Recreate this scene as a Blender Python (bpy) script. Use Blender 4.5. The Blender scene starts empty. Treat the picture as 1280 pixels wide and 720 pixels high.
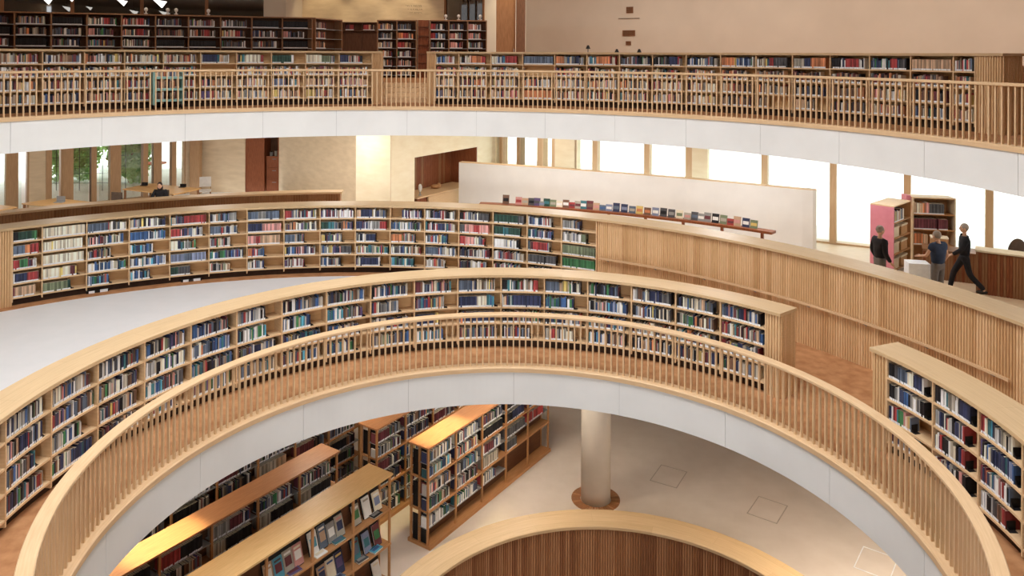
import bpy, bmesh, math, random
from mathutils import Vector, Matrix
random.seed(7)
sc = bpy.context.scene
COL = sc.collection
rad = math.radians
PI = math.pi

# ------------------------------------------------------------------ materials
def lin(c):
    c = c / 255.0
    return c / 12.92 if c <= 0.04045 else ((c + 0.055) / 1.055) ** 2.4
def rgb(r, g, b): return (lin(r), lin(g), lin(b), 1)

def base_mat(name, rough=.6, spec=.3):
    m = bpy.data.materials.new(name); m.use_nodes = True
    nt = m.node_tree; b = nt.nodes['Principled BSDF']
    b.inputs['Roughness'].default_value = rough
    b.inputs['Specular IOR Level'].default_value = spec
    return m, nt, b

def noisy(name, c1, c2, scale=4, rough=.7, coord='Object', stretch=(1, 1, 1), detail=3, spec=.25, bump=0):
    m, nt, b = base_mat(name, rough, spec)
    tc = nt.nodes.new('ShaderNodeTexCoord'); mp = nt.nodes.new('ShaderNodeMapping')
    mp.inputs['Scale'].default_value = stretch
    n = nt.nodes.new('ShaderNodeTexNoise'); n.inputs['Scale'].default_value = scale; n.inputs['Detail'].default_value = detail
    r = nt.nodes.new('ShaderNodeValToRGB')
    r.color_ramp.elements[0].position = .32; r.color_ramp.elements[1].position = .68
    r.color_ramp.elements[0].color = rgb(*c1); r.color_ramp.elements[1].color = rgb(*c2)
    L = nt.links.new
    L(tc.outputs[coord], mp.inputs['Vector']); L(mp.outputs['Vector'], n.inputs['Vector'])
    L(n.outputs['Fac'], r.inputs['Fac']); L(r.outputs['Color'], b.inputs['Base Color'])
    if bump:
        bp = nt.nodes.new('ShaderNodeBump'); bp.inputs['Strength'].default_value = bump; bp.inputs['Distance'].default_value = .01
        L(n.outputs['Fac'], bp.inputs['Height']); L(bp.outputs['Normal'], b.inputs['Normal'])
    return m

def plain(name, c, rough=.6, spec=.3):
    return noisy(name, tuple(max(0, x - 5) for x in c), tuple(min(255, x + 5) for x in c), 9, rough, spec=spec)

def planks(name, c1, c2, c3, plank=2.2, row=.14, rough=.5):
    """wood laid in long staves along u, with grain"""
    m, nt, b = base_mat(name, rough, .35)
    L = nt.links.new
    tc = nt.nodes.new('ShaderNodeTexCoord')
    br = nt.nodes.new('ShaderNodeTexBrick')
    br.inputs['Scale'].default_value = 1; br.inputs['Brick Width'].default_value = plank; br.inputs['Row Height'].default_value = row
    br.inputs['Mortar Size'].default_value = .0015; br.inputs['Color1'].default_value = rgb(*c1); br.inputs['Color2'].default_value = rgb(*c2)
    br.inputs['Mortar'].default_value = rgb(*c3); br.inputs['Bias'].default_value = -.1
    mp = nt.nodes.new('ShaderNodeMapping'); mp.inputs['Scale'].default_value = (1.2, 28, 1)
    n = nt.nodes.new('ShaderNodeTexNoise'); n.inputs['Scale'].default_value = 1.6; n.inputs['Detail'].default_value = 4
    mx = nt.nodes.new('ShaderNodeMix'); mx.data_type = 'RGBA'; mx.blend_type = 'MULTIPLY'; mx.inputs[0].default_value = .35
    r = nt.nodes.new('ShaderNodeValToRGB'); r.color_ramp.elements[0].position = .3; r.color_ramp.elements[1].position = .7
    r.color_ramp.elements[0].color = (.62, .55, .45, 1); r.color_ramp.elements[1].color = (1, 1, 1, 1)
    L(tc.outputs['UV'], br.inputs['Vector']); L(tc.outputs['UV'], mp.inputs['Vector']); L(mp.outputs['Vector'], n.inputs['Vector'])
    L(n.outputs['Fac'], r.inputs['Fac']); L(br.outputs['Color'], mx.inputs[6]); L(r.outputs['Color'], mx.inputs[7])
    L(mx.outputs[2], b.inputs['Base Color'])
    return m

def emit(name, c, s):
    m = bpy.data.materials.new(name); m.use_nodes = True
    nt = m.node_tree; nt.nodes.clear()
    e = nt.nodes.new('ShaderNodeEmission'); o = nt.nodes.new('ShaderNodeOutputMaterial')
    e.inputs[0].default_value = rgb(*c); e.inputs[1].default_value = s
    nt.links.new(e.outputs[0], o.inputs[0]); return m

def glassmat(name, tint=(245, 250, 248), refl=.06):
    m = bpy.data.materials.new(name); m.use_nodes = True
    nt = m.node_tree; nt.nodes.clear()
    o = nt.nodes.new('ShaderNodeOutputMaterial'); mx = nt.nodes.new('ShaderNodeMixShader')
    t = nt.nodes.new('ShaderNodeBsdfTransparent'); g = nt.nodes.new('ShaderNodeBsdfGlossy')
    t.inputs[0].default_value = rgb(*tint); g.inputs['Roughness'].default_value = .02
    mx.inputs[0].default_value = refl
    L = nt.links.new; L(t.outputs[0], mx.inputs[1]); L(g.outputs[0], mx.inputs[2]); L(mx.outputs[0], o.inputs[0])
    return m

M = {}
M['cap'] = planks('oak_cap', (219, 188, 146), (211, 179, 136), (188, 154, 112), 2.4, .26, .45)
M['oak'] = noisy('oak', (220, 184, 140), (231, 197, 155), 3, .5, 'UV', (1, 18, 1))
M['rail'] = noisy('oak_rail', (216, 180, 138), (227, 193, 152), 3, .45, 'UV', (1, 14, 1))
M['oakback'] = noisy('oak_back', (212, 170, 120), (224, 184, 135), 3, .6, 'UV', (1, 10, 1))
M['flute1'] = noisy('oak_flute_light', (219, 180, 133), (230, 193, 148), 4, .55, 'UV', (14, 1, 1))
M['flute2'] = noisy('oak_flute_mid', (209, 168, 121), (220, 181, 134), 4, .55, 'UV', (14, 1, 1))
M['flute3'] = noisy('oak_flute_deep', (198, 155, 108), (210, 168, 121), 4, .55, 'UV', (14, 1, 1))
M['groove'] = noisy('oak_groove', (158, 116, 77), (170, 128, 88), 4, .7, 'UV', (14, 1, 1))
M['wf1'] = noisy('walnut_flute_light', (164, 116, 80), (178, 130, 92), 4, .55, 'UV', (14, 1, 1))
M['wf2'] = noisy('walnut_flute_mid', (148, 100, 66), (160, 112, 76), 4, .55, 'UV', (14, 1, 1))
M['wf3'] = noisy('walnut_flute_deep', (134, 88, 58), (146, 98, 66), 4, .55, 'UV', (14, 1, 1))
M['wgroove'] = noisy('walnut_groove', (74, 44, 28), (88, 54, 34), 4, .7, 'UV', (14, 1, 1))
M['cork'] = noisy('cork_floor', (168, 116, 76), (198, 146, 102), 5, .75, 'Object', (1, 1, 1), 8, .2)
M['palefloor'] = noisy('pale_oak_floor', (214, 188, 156), (224, 199, 168), 4, .5, 'Object', (1, 6, 1))
M['terrazzo'] = noisy('pale_terrazzo', (236, 235, 235), (240, 238, 238), 2.2, .45, 'Object', (1, 1, 1), 6, .35)
M['terrazzo_low'] = noisy('warm_terrazzo', (214, 202, 192), (222, 211, 202), 2.2, .4, 'Object', (1, 1, 1), 6, .35)
M['fascia'] = noisy('white_fascia', (234, 233, 230), (240, 239, 236), 1.2, .55)
M['seam'] = plain('fascia_seam', (196, 194, 190), .8)
M['plaster'] = noisy('white_plaster', (232, 229, 226), (238, 235, 232), 1.5, .8)
M['ceiling'] = plain('ceiling_plaster', (205, 196, 184), .9)
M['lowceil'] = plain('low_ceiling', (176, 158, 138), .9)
M['black'] = plain('black_metal', (24, 23, 24), .5)
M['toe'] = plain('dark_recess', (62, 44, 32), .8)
M['label'] = plain('white_label', (236, 238, 242), .6)
M['paper'] = plain('page_paper', (232, 222, 200), .8)
M['stone'] = noisy('limestone', (214, 192, 160), (226, 205, 174), 2, .8, 'Object', (1, 1, 3.5), 5)
M['cream'] = noisy('cream_stone', (238, 222, 190), (245, 232, 204), 2, .75, 'Object', (1, 1, 3), 5)
M['beige'] = noisy('beige_plaster', (216, 202, 182), (222, 208, 188), .9, .85)
M['brownwood'] = noisy('brown_wood', (140, 98, 66), (160, 114, 80), 3, .5, 'Object', (14, 14, 1))
M['mullion'] = noisy('mullion_oak', (176, 140, 104), (192, 155, 118), 3, .5, 'Object', (14, 14, 1))
M['mullion2'] = noisy('pale_mullion_oak', (206, 172, 136), (216, 184, 148), 3, .5, 'Object', (14, 14, 1))
M['redwood'] = noisy('red_brown_wood', (126, 70, 42), (152, 90, 58), 4, .45, 'Object', (12, 12, 1))
M['rearwood'] = noisy('rear_case_wood', (150, 110, 80), (166, 126, 94), 4, .5, 'Object', (10, 10, 1))
M['darkwood'] = noisy('dark_wood', (92, 60, 42), (112, 76, 54), 4, .5, 'Object', (10, 10, 1))
M['toplow'] = noisy('case_top_wood', (184, 130, 90), (200, 146, 104), 3, .4, 'UV', (1, 14, 1))
M['topoak'] = noisy('display_top_oak', (222, 180, 122), (234, 194, 138), 3, .4, 'UV', (1, 14, 1))
M['caseoak'] = noisy('case_oak', (176, 126, 82), (192, 142, 96), 3, .5, 'UV', (1, 14, 1))
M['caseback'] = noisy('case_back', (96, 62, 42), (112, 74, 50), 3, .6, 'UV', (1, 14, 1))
M['tableoak'] = noisy('table_oak', (214, 166, 108), (226, 180, 122), 3, .4, 'Object', (1, 8, 1))
M['glass'] = glassmat('clear_glass')
M['darkglass'] = glassmat('interior_dark_glass', (120, 108, 98), .22)
M['pink'] = noisy('pink_panel', (214, 132, 146), (224, 144, 158), 3, .6)
M['teal'] = plain('pale_teal_metal', (150, 196, 188), .5)
M['metal'] = plain('grey_metal', (150, 150, 150), .35, .5)
M['metal2'] = plain('hatch_edge', (176, 164, 152), .4, .5)
M['concrete'] = noisy('pale_concrete', (208, 200, 188), (218, 210, 199), 1.5, .8)
M['leaf'] = noisy('leaf_green', (122, 160, 104), (176, 200, 146), 2.5, .7)
_nt = M['leaf'].node_tree; _tr = _nt.nodes.new('ShaderNodeBsdfTranslucent'); _mx = _nt.nodes.new('ShaderNodeMixShader'); _mx.inputs[0].default_value = .4
_tr.inputs[0].default_value = rgb(176, 206, 130); _o = [n for n in _nt.nodes if n.type == 'OUTPUT_MATERIAL'][0]
_nt.links.new(_nt.nodes['Principled BSDF'].outputs[0], _mx.inputs[1]); _nt.links.new(_tr.outputs[0], _mx.inputs[2]); _nt.links.new(_mx.outputs[0], _o.inputs[0])
M['pave'] = plain('outside_paving', (228, 226, 218), .8)
M['skin'] = plain('skin', (205, 160, 132), .6)
M['hairg'] = plain('grey_hair', (150, 138, 128), .8)
M['haird'] = plain('dark_hair', (44, 32, 28), .7)
M['navycloth'] = plain('navy_cloth', (44, 56, 80), .85)
M['blackcloth'] = plain('black_cloth', (30, 28, 32), .85)
M['greycloth'] = plain('grey_cloth', (110, 104, 102), .85)
M['whitecloth'] = plain('white_cloth', (225, 220, 215), .85)
M['shoe'] = plain('dark_shoe', (36, 30, 28), .6)
M['card'] = plain('brown_cardboard', (186, 140, 96), .85)
M['kraft'] = plain('box_beige', (226, 208, 180), .85)
M['chairfab'] = plain('chair_brown', (92, 76, 64), .9)
M['lamp'] = emit('reflection_glow', (255, 250, 240), 3.0)  # glow of the shards that imitate skylight reflections
M['lampwarm'] = emit('lamp_glow_warm', (255, 222, 170), 4.0)
M['ink'] = plain('grey_lettering', (128, 112, 96), .8)
M['orangecloth'] = plain('orange_canvas', (214, 120, 80), .8)

PAL = dict(K=(34, 33, 38), N=(52, 60, 98), B=(58, 98, 160), S=(92, 108, 132), L=(128, 140, 176), T=(54, 122, 134),
           C=(70, 166, 200), G=(56, 124, 72), O=(120, 134, 98), D=(44, 78, 66), R=(182, 56, 56), P=(216, 142, 134),
           M=(116, 52, 60), A=(222, 128, 74), Y=(226, 190, 92), E=(232, 218, 186), W=(234, 232, 226), H=(202, 160, 122),
           U=(126, 88, 66), V=(98, 78, 128), X=(146, 144, 142), F=(84, 82, 86), Q=(176, 166, 150))
CNAME = dict(K='black', N='navy blue', B='blue', S='slate blue', L='lavender blue', T='teal', C='bright cyan', G='green', O='olive',
             D='dark green', R='red', P='pink', M='maroon', A='orange', Y='yellow', E='cream', W='white', H='tan',
             U='brown', V='purple', X='grey', F='dark grey', Q='beige grey')
def mute(c, k=.24):
    g = .3 * c[0] + .55 * c[1] + .15 * c[2]; return tuple(int(v * (1 - k) + g * k) for v in c)
PAL = {k: mute(v) for k, v in PAL.items()}
PK = list(PAL)
for k in PK:
    M['bk_' + k] = plain('book_' + CNAME[k].replace(' ', '_'), PAL[k], .55)
    for v_, f_ in ((1, .8), (2, 1.16)):     # a darker and a lighter variant, so neighbouring books stand apart
        M['bk_%s%d' % (k, v_)] = plain('book_%s_%d' % (CNAME[k].replace(' ', '_'), v_), tuple(min(244, int(x * f_ + 3)) for x in PAL[k]), .55)
def shade(i):
    return '' if i % 3 == 0 else str(i % 3)
MIX = {'*': dict(K=11, N=12, B=8, S=11, T=5, G=3, O=4, R=4, P=3, M=7, A=2, Y=3, E=13, W=10, H=9, U=8, V=4, X=9, F=8, Q=10),
       'b': dict(N=20, B=24, S=14, C=8, W=14, T=8, K=6, L=8, E=5, G=2),
       'r': dict(R=20, P=12, M=12, W=12, N=8, K=6, E=8, S=6, T=4, X=6),
       'w': dict(W=20, Q=8, F=8, E=16, N=12, S=10, K=10, X=10, B=6, R=5),
       'd': dict(K=26, N=16, F=18, M=8, U=8, S=8, W=10, G=4, Q=6),
       't': dict(T=14, B=14, W=22, C=8, G=8, N=12, K=8, E=8, S=8),
       'p': dict(V=10, P=14, M=14, W=18, X=10, N=14, E=8, S=8),
       'm': dict(H=14, E=16, W=12, U=10, A=8, R=9, P=7, Q=9, K=7, N=6, T=4, S=5, M=6, Y=3),
       'o': dict(U=22, H=16, M=16, K=14, Q=12, A=6, F=10, X=6, R=5)}
def pick(w):
    t = random.uniform(0, sum(w.values()))
    for k, v in w.items():
        t -= v
        if t <= 0: return k
    return k

# ------------------------------------------------------------------ mesh helpers
class MB:
    def __init__(s): s.v = []; s.f = []; s.m = []; s.uv = []; s.slots = []
    def slot(s, m):
        if m not in s.slots: s.slots.append(m)
        return s.slots.index(m)
    def face(s, idx, m, uv=None):
        s.f.append(idx); s.m.append(s.slot(m)); s.uv.append(uv or [(0, 0)] * len(idx))
    def quad(s, a, b, c, d, m, uv=None):
        n = len(s.v); s.v += [a, b, c, d]; s.face([n, n + 1, n + 2, n + 3], m, uv)
    def obox(s, o, ex, ey, ez, m, skip=()):
        """box from corner o with edge vectors; uv runs along the longest edge"""
        o = Vector(o); ex = Vector(ex); ey = Vector(ey); ez = Vector(ez)
        if ex.cross(ey).dot(ez) < 0: o = o + ex; ex = -ex
        P = [o, o + ex, o + ex + ey, o + ey, o + ez, o + ex + ez, o + ex + ey + ez, o + ey + ez]
        n = len(s.v); s.v += [tuple(p) for p in P]
        ls = [ex.length, ey.length, ez.length]
        F = [((0, 3, 2, 1), 0, 1, 'b'), ((4, 5, 6, 7), 0, 1, 't'), ((0, 1, 5, 4), 0, 2, 'f'), ((2, 3, 7, 6), 0, 2, 'k'), ((1, 2, 6, 5), 1, 2, 'r'), ((3, 0, 4, 7), 1, 2, 'l')]
        co = [(0, 0, 0), (1, 0, 0), (1, 1, 0), (0, 1, 0), (0, 0, 1), (1, 0, 1), (1, 1, 1), (0, 1, 1)]
        off = random.uniform(0, 5)
        for q, a, b, t in F:
            if t in skip: continue
            if ls[a] < ls[b]: a, b = b, a
            s.face([n + i for i in q], m, [(co[i][a] * ls[a] + off, co[i][b] * ls[b] + off) for i in q])
    def box(s, x0, x1, y0, y1, z0, z1, m): s.obox((x0, y0, z0), (x1 - x0, 0, 0), (0, y1 - y0, 0), (0, 0, z1 - z0), m)
    def arc(s, C, prof, a0, a1, m, step=1.5, caps=True, mats=None):
        """sweep a closed (r,z) profile (counter-clockwise seen with r right, z up) about C from a0 to a1 degrees"""
        n = max(1, int(math.ceil(abs(a1 - a0) / step))); k = len(prof); b = len(s.v)
        per = [0]
        for i in range(k): per.append(per[-1] + math.dist(prof[i], prof[(i + 1) % k]))
        rm = sum(p[0] for p in prof) / k
        for i in range(n + 1):
            a = rad(a0 + (a1 - a0) * i / n); sa, ca = math.sin(a), math.cos(a)
            for r, z in prof: s.v.append((C[0] + r * sa, C[1] + r * ca, z))
        for i in range(n):
            u0 = rm * rad(a0 + (a1 - a0) * i / n); u1 = rm * rad(a0 + (a1 - a0) * (i + 1) / n)
            for j in range(k):
                j2 = (j + 1) % k
                s.face([b + i * k + j, b + i * k + j2, b + (i + 1) * k + j2, b + (i + 1) * k + j], mats[j] if mats else m,
                       [(u0, per[j]), (u0, per[j + 1]), (u1, per[j + 1]), (u1, per[j])])
        if caps:
            s.face([b + j for j in range(k)][::-1], m, [(prof[j][0], prof[j][1]) for j in range(k)][::-1])
            s.face([b + n * k + j for j in range(k)], m, [(prof[j][0], prof[j][1]) for j in range(k)])
    def cyl(s, c, r0, r1, z0, z1, m, n=16, ax=None):
        c = Vector(c); b = len(s.v)
        for z, r in ((z0, r0), (z1, r1)):
            for i in range(n):
                a = 2 * PI * i / n; s.v.append((c.x + r * math.cos(a), c.y + r * math.sin(a), z))
        for i in range(n):
            j = (i + 1) % n; s.face([b + i, b + j, b + n + j, b + n + i], m, [(i / n, 0), ((i + 1) / n, 0), ((i + 1) / n, z1 - z0), (i / n, z1 - z0)])
        s.face([b + i for i in range(n)][::-1], m); s.face([b + n + i for i in range(n)], m)
    def rod(s, a, b_, r, m, n=8, r2=None):
        a = Vector(a); b_ = Vector(b_); d = (b_ - a).normalized(); t = d.orthogonal().normalized(); w = d.cross(t); k = len(s.v)
        for p, rr in ((a, r), (b_, r if r2 is None else r2)):
            for i in range(n):
                q = 2 * PI * i / n; s.v.append(tuple(p + t * rr * math.cos(q) + w * rr * math.sin(q)))
        for i in range(n):
            j = (i + 1) % n; s.face([k + i, k + j, k + n + j, k + n + i], m)
        s.face([k + i for i in range(n)][::-1], m); s.face([k + n + i for i in range(n)], m)
    def ell(s, c, rx, ry, rz, m, nu=12, nv=8):
        b = len(s.v)
        for i in range(nv + 1):
            t = PI * i / nv
            for j in range(nu):
                p = 2 * PI * j / nu
                s.v.append((c[0] + rx * math.sin(t) * math.cos(p), c[1] + ry * math.sin(t) * math.sin(p), c[2] + rz * math.cos(t)))
        for i in range(nv):
            for j in range(nu):
                j2 = (j + 1) % nu; s.face([b + i * nu + j, b + (i + 1) * nu + j, b + (i + 1) * nu + j2, b + i * nu + j2], m)
    def build(s, name, parent=None, smooth=False, recalc=False, origin=None):
        me = bpy.data.meshes.new(name)
        vs = s.v
        if origin is not None: vs = [(x - origin[0], y - origin[1], z - origin[2]) for x, y, z in vs]
        me.from_pydata(vs, [], s.f)
        for m in s.slots: me.materials.append(M[m])
        me.polygons.foreach_set('material_index', s.m)
        uvl = me.uv_layers.new(name='UVMap')
        uvl.data.foreach_set('uv', [c for f in s.uv for p in f for c in p])
        if smooth: me.polygons.foreach_set('use_smooth', [True] * len(s.f))
        if recalc:
            bm = bmesh.new(); bm.from_mesh(me); bmesh.ops.recalc_face_normals(bm, faces=bm.faces); bm.to_mesh(me); bm.free()
        me.update()
        o = bpy.data.objects.new(name, me); COL.objects.link(o)
        if parent: o.parent = parent
        if origin is not None: o.location = origin
        return o

def tag(o, label=None, cat=None, group=None, kind=None):
    if label: o['label'] = label
    if cat: o['category'] = cat
    if group: o['group'] = group
    if kind: o['kind'] = kind
    return o
def struct(o): o['kind'] = 'structure'; return o
def empty(name, label, cat, loc=(0, 0, 0), rz=0, group=None):
    o = bpy.data.objects.new(name, None); COL.objects.link(o); o.empty_display_size = .1
    o.location = loc; o.rotation_euler = (0, 0, rz)
    return tag(o, label, cat, group)
def pol(C, r, a): a = rad(a); return (C[0] + r * math.sin(a), C[1] + r * math.cos(a))
def rect(r0, r1, z0, z1): return [(r0, z0), (r1, z0), (r1, z1), (r0, z1)]

# ------------------------------------------------------------------ camera
F_PX, YH, CX, ROLL = 971.37, 68.18, 627.54, .0053
cam = bpy.data.cameras.new('camera'); co = bpy.data.objects.new('camera', cam); COL.objects.link(co)
cam.sensor_width = 36; cam.lens = F_PX / 1280 * 36
cam.shift_x = (640 - CX) / 1280; cam.shift_y = -(360 - YH) / 1280
cam.clip_start = .1; cam.clip_end = 300
co.matrix_world = Matrix.Translation((0, 0, 6)) @ Matrix.Rotation(PI / 2, 4, 'X') @ Matrix.Rotation(ROLL, 4, 'Z')
sc.camera = co
def iv(px, py, z):
    "pixel of the photograph -> point on the horizontal plane z"
    c, s_ = math.cos(ROLL), math.sin(ROLL); xs, ys = px - CX, py - YH
    X = xs * c + ys * s_; Z = -(-xs * s_ + ys * c); t = (z - 6) / Z
    return (X * t, F_PX * t)
def pr(X, Y, z):
    c, s_ = math.cos(ROLL), math.sin(ROLL); a = F_PX * X / Y; b = F_PX * (6 - z) / Y
    return CX + a * c - b * s_, YH + a * s_ + b * c

# ------------------------------------------------------------------ the rings
A = (.13, 9.63); RA = 5.07          # opening in the middle floor
B = (-2.21, 10.24); RB = 10.46      # opening in the upper floor
O = (-3.56, 9.05)                   # outer curved bookcase of the middle floor
I = (.06, 9.60)                     # inner curved bookcase
S3 = (1.86, 11.67)                  # stairwell in the lowest floor
Z1, Z2, Z3 = 4.55, .05, -4.45       # floor heights: upper, middle, lowest

def ringdisc(name, C, r0, r1, a0, a1, z0, z1, m, step=3, mats=None):
    b = MB(); full = abs(a1 - a0) >= 359.9
    b.arc(C, rect(r0, r1, z0, z1), a0, a1, m, step, caps=not full, mats=mats)
    return b.build(name, recalc=True)
def ray_out(C, a, P, Q, far):
    "distance from C in direction a to the line P-Q, at most far"
    d = Vector((math.sin(rad(a)), math.cos(rad(a)))); P = Vector(P); e = Vector(Q) - P; c = Vector(C)
    den = d.x * e.y - d.y * e.x
    if abs(den) < 1e-6: return far
    w_ = P - c; t_ = (w_.x * e.y - w_.y * e.x) / den
    return min(far, t_) if t_ > 0 else far
WIN = ((9.95, 24.9), (11.25, 24.2)); UPW = ((.95, 31.75), (19, 21.35)); GLZ = ((-19.6, 27.3), (-12.85, 33.4))
def slab(name, C, rin, rout, a0, a1, z0, z1, m):
    b = MB(); n = int((a1 - a0) / 2)
    for i in range(n):
        u, v = a0 + (a1 - a0) * i / n, a0 + (a1 - a0) * (i + 1) / n
        p = [pol(C, rin(u), u), pol(C, rin(v), v), pol(C, rout(v), v), pol(C, rout(u), u)]
        b.quad(*[(*q, z1) for q in p], m); b.quad(*[(*q, z0) for q in p[::-1]], m)
        b.quad((*p[0], z0), (*p[1], z0), (*p[1], z1), (*p[0], z1), m); b.quad((*p[2], z0), (*p[3], z0), (*p[3], z1), (*p[2], z1), m)
    return struct(b.build(name))
def mid_out(a):
    if a > 8: return ray_out(A, a, *WIN, 25)
    if a < -30: return ray_out(A, a, *GLZ, 27.5)
    return 25
struct(ringdisc('floor', A, RA + .02, 6.5, -180, 180, -.35, Z2, 'cork'))
slab('floor', A, lambda a: 6.5, mid_out, 10, 178, -.35, Z2, 'cork')
slab('floor', A, lambda a: 6.5, mid_out, -182, 10, -.35, Z2, 'terrazzo')
slab('floor', O, lambda a: 12.56, lambda a: ray_out(O, a, *WIN, 26), 12, 110, Z2, Z2 + .006, 'palefloor')
struct(ringdisc('ceiling', A, RA + .04, 19.5, -180, 180, -.62, -.36, 'lowceil'))
up_out = lambda a: ray_out(B, a, *UPW, 30) if a > 3 else (ray_out(B, a, (-21.5, 28.2), (-10.1, 32.9), 30) + 2 if a < -20 else 28)
slab('floor', B, lambda a: RB + .02, up_out, -180, 180, 4.3, Z1, 'cork')
slab('ceiling', B, lambda a: RB + .04, up_out, -180, 180, 3.84, 4.29, 'ceiling')
struct(ringdisc('floor', S3, 4.1, 24, -180, 180, Z3 - .3, Z3, 'terrazzo_low'))
# upper ceiling with its round skylight opening
roof_out = lambda a: (ray_out((-2, 10.4), a, (-22.3, 30.0), (-10.9, 34.7), 29) if a < -21 and a > -100 else (ray_out((-2, 10.4), a, (.95, 31.95), (19, 21.55), 27) if 6 < a < 85 else 27))
slab('ceiling', (-2.0, 10.4), lambda a: 6.6, roof_out, -180, 180, 10.2, 10.5, 'ceiling')
struct(ringdisc('wall_skylight', (-2.0, 10.4), 6.6, 6.9, -180, 180, 10.5, 16, 'plaster'))  # unseen shaft, made tall to even out light between upper and middle fascia
struct(ringdisc('window_40', (-2.0, 10.4), .05, 6.6, -180, 180, 15.9, 16, 'plaster'))  # unseen opaque plaster lid closing the shaft against the sky

def fascia(name, C, R, z0, z1, a0, a1, seams):
    b = MB(); seams = sorted(seams); e = [a0] + [x for x in seams if a0 < x < a1] + [a1]; g = math.degrees(.004 / R)
    for i in range(len(e) - 1):
        b.arc(C, rect(R, R + .02, z0, z1), e[i] + g, e[i + 1] - g, 'fascia', 1.5)
    o = b.build(name, recalc=True); struct(o)
    b = MB(); b.arc(C, rect(R + .012, R + .03, z0 + .002, z1 - .002), a0, a1, 'seam', 2); b.build('fascia_joint', o, recalc=True)
fascia('trim_1', A, RA, -.613, 0, -180, 180, [1.4 + 22.5 * i for i in range(-8, 8)])
fascia('trim_2', B, RB, 3.83, 4.51, -180, 180, [-52.45 + 10.15 * i for i in range(-12, 23)])

def balustrade(label, C, R, z0, a0, a1, pitch, zr, wr):
    t = empty('balustrade', label, 'railing', (C[0], C[1], z0))
    def bld(b, n, **k): o = b.build(n, recalc=k.get('r', True)); o.parent = t; o.location = (-C[0], -C[1], -z0); return o
    b = MB(); b.arc(C, [(R - .03, z0), (R + .2, z0), (R + .2, z0 + .09), (R - .015, z0 + .09), (R - .03, z0 + .075)], a0, a1, 'rail', 1.2, caps=abs(a1 - a0) < 359); bld(b, 'curb')
    rc = R + .085
    b = MB(); w = wr / 2
    b.arc(C, [(rc - w, zr - .045), (rc - w + .012, zr - .055), (rc + w - .012, zr - .055), (rc + w, zr - .045), (rc + w, zr - .012), (rc + w - .012, zr), (rc - w + .012, zr), (rc - w, zr - .012)], a0, a1, 'rail', 1.2, caps=abs(a1 - a0) < 359)
    bld(b, 'top_rail')
    n = int((a1 - a0) / pitch); L = []
    for i in range(n + 1):
        a = a0 + pitch * (i + .5)
        x, y = pol(C, rc, a)
        if y < .5: continue
        u, v = pr(x, y, z0 + .5)
        vis = -10 < u < 1290 and v < 760
        L.append((0 if vis else 1, y, a))
    L.sort()
    def one(b, a, o=None):
        x, y = pol(C, rc, a); ar = rad(a); n_ = Vector((math.sin(ar), math.cos(ar), 0)); tt = Vector((math.cos(ar), -math.sin(ar), 0))
        c = Vector((x, y, z0 + .085)); b.obox(c - n_ * .019 - tt * .0135, n_ * .038, tt * .027, (0, 0, zr - .05 - z0 - .085), 'rail', skip='bt')
    for k, (_, _, a) in enumerate(L[:100]):
        if _ == 1: break
        b = MB(); one(b, a); bld(b, 'baluster', r=False)
    rest = L[100:] if L[99][0] == 0 else [q for q in L if q[0] == 1]
    b = MB()
    for _, _, a in rest: one(b, a)
    o = bld(b, 'baluster', r=False); o['kind'] = 'stuff'
    return t
balustrade('oak slatted balustrade circling the near round opening above the lowest floor', A, RA, 0.0, -180, 180, 360 / 279, 1.08, .17)
balustrade('oak slatted balustrade along the white edge of the upper floor', B, RB, 4.51, -112, 140, .69, 5.59, .1)

# ------------------------------------------------------------------ fluted walls
def fluted(b, C, R, a0, a1, z0, z1, side=-1, pitch=.055, depth=.016, pal=('flute1', 'flute2', 'flute3', 'groove'), stave=7):
    """ribbed skin; side -1 faces the centre, +1 faces away"""
    dp = math.degrees(pitch / R); n = max(1, int(round(abs(a1 - a0) / dp))); dp = (a1 - a0) / n; k = 0; cur = pal[0]
    for i in range(n):
        if k <= 0: cur = random.choice([pal[0], pal[0], pal[1], pal[1], pal[2]]); k = random.randint(2, stave)
        k -= 1
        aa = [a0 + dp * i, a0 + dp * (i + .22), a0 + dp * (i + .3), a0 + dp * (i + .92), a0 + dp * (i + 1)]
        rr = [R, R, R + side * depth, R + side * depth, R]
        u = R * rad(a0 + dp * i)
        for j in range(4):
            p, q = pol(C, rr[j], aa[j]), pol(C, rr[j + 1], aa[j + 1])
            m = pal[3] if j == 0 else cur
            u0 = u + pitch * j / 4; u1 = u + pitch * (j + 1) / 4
            b.quad((*p, z0), (*q, z0), (*q, z1), (*p, z1), m, [(u0, z0), (u1, z0), (u1, z1), (u0, z1)])

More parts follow.
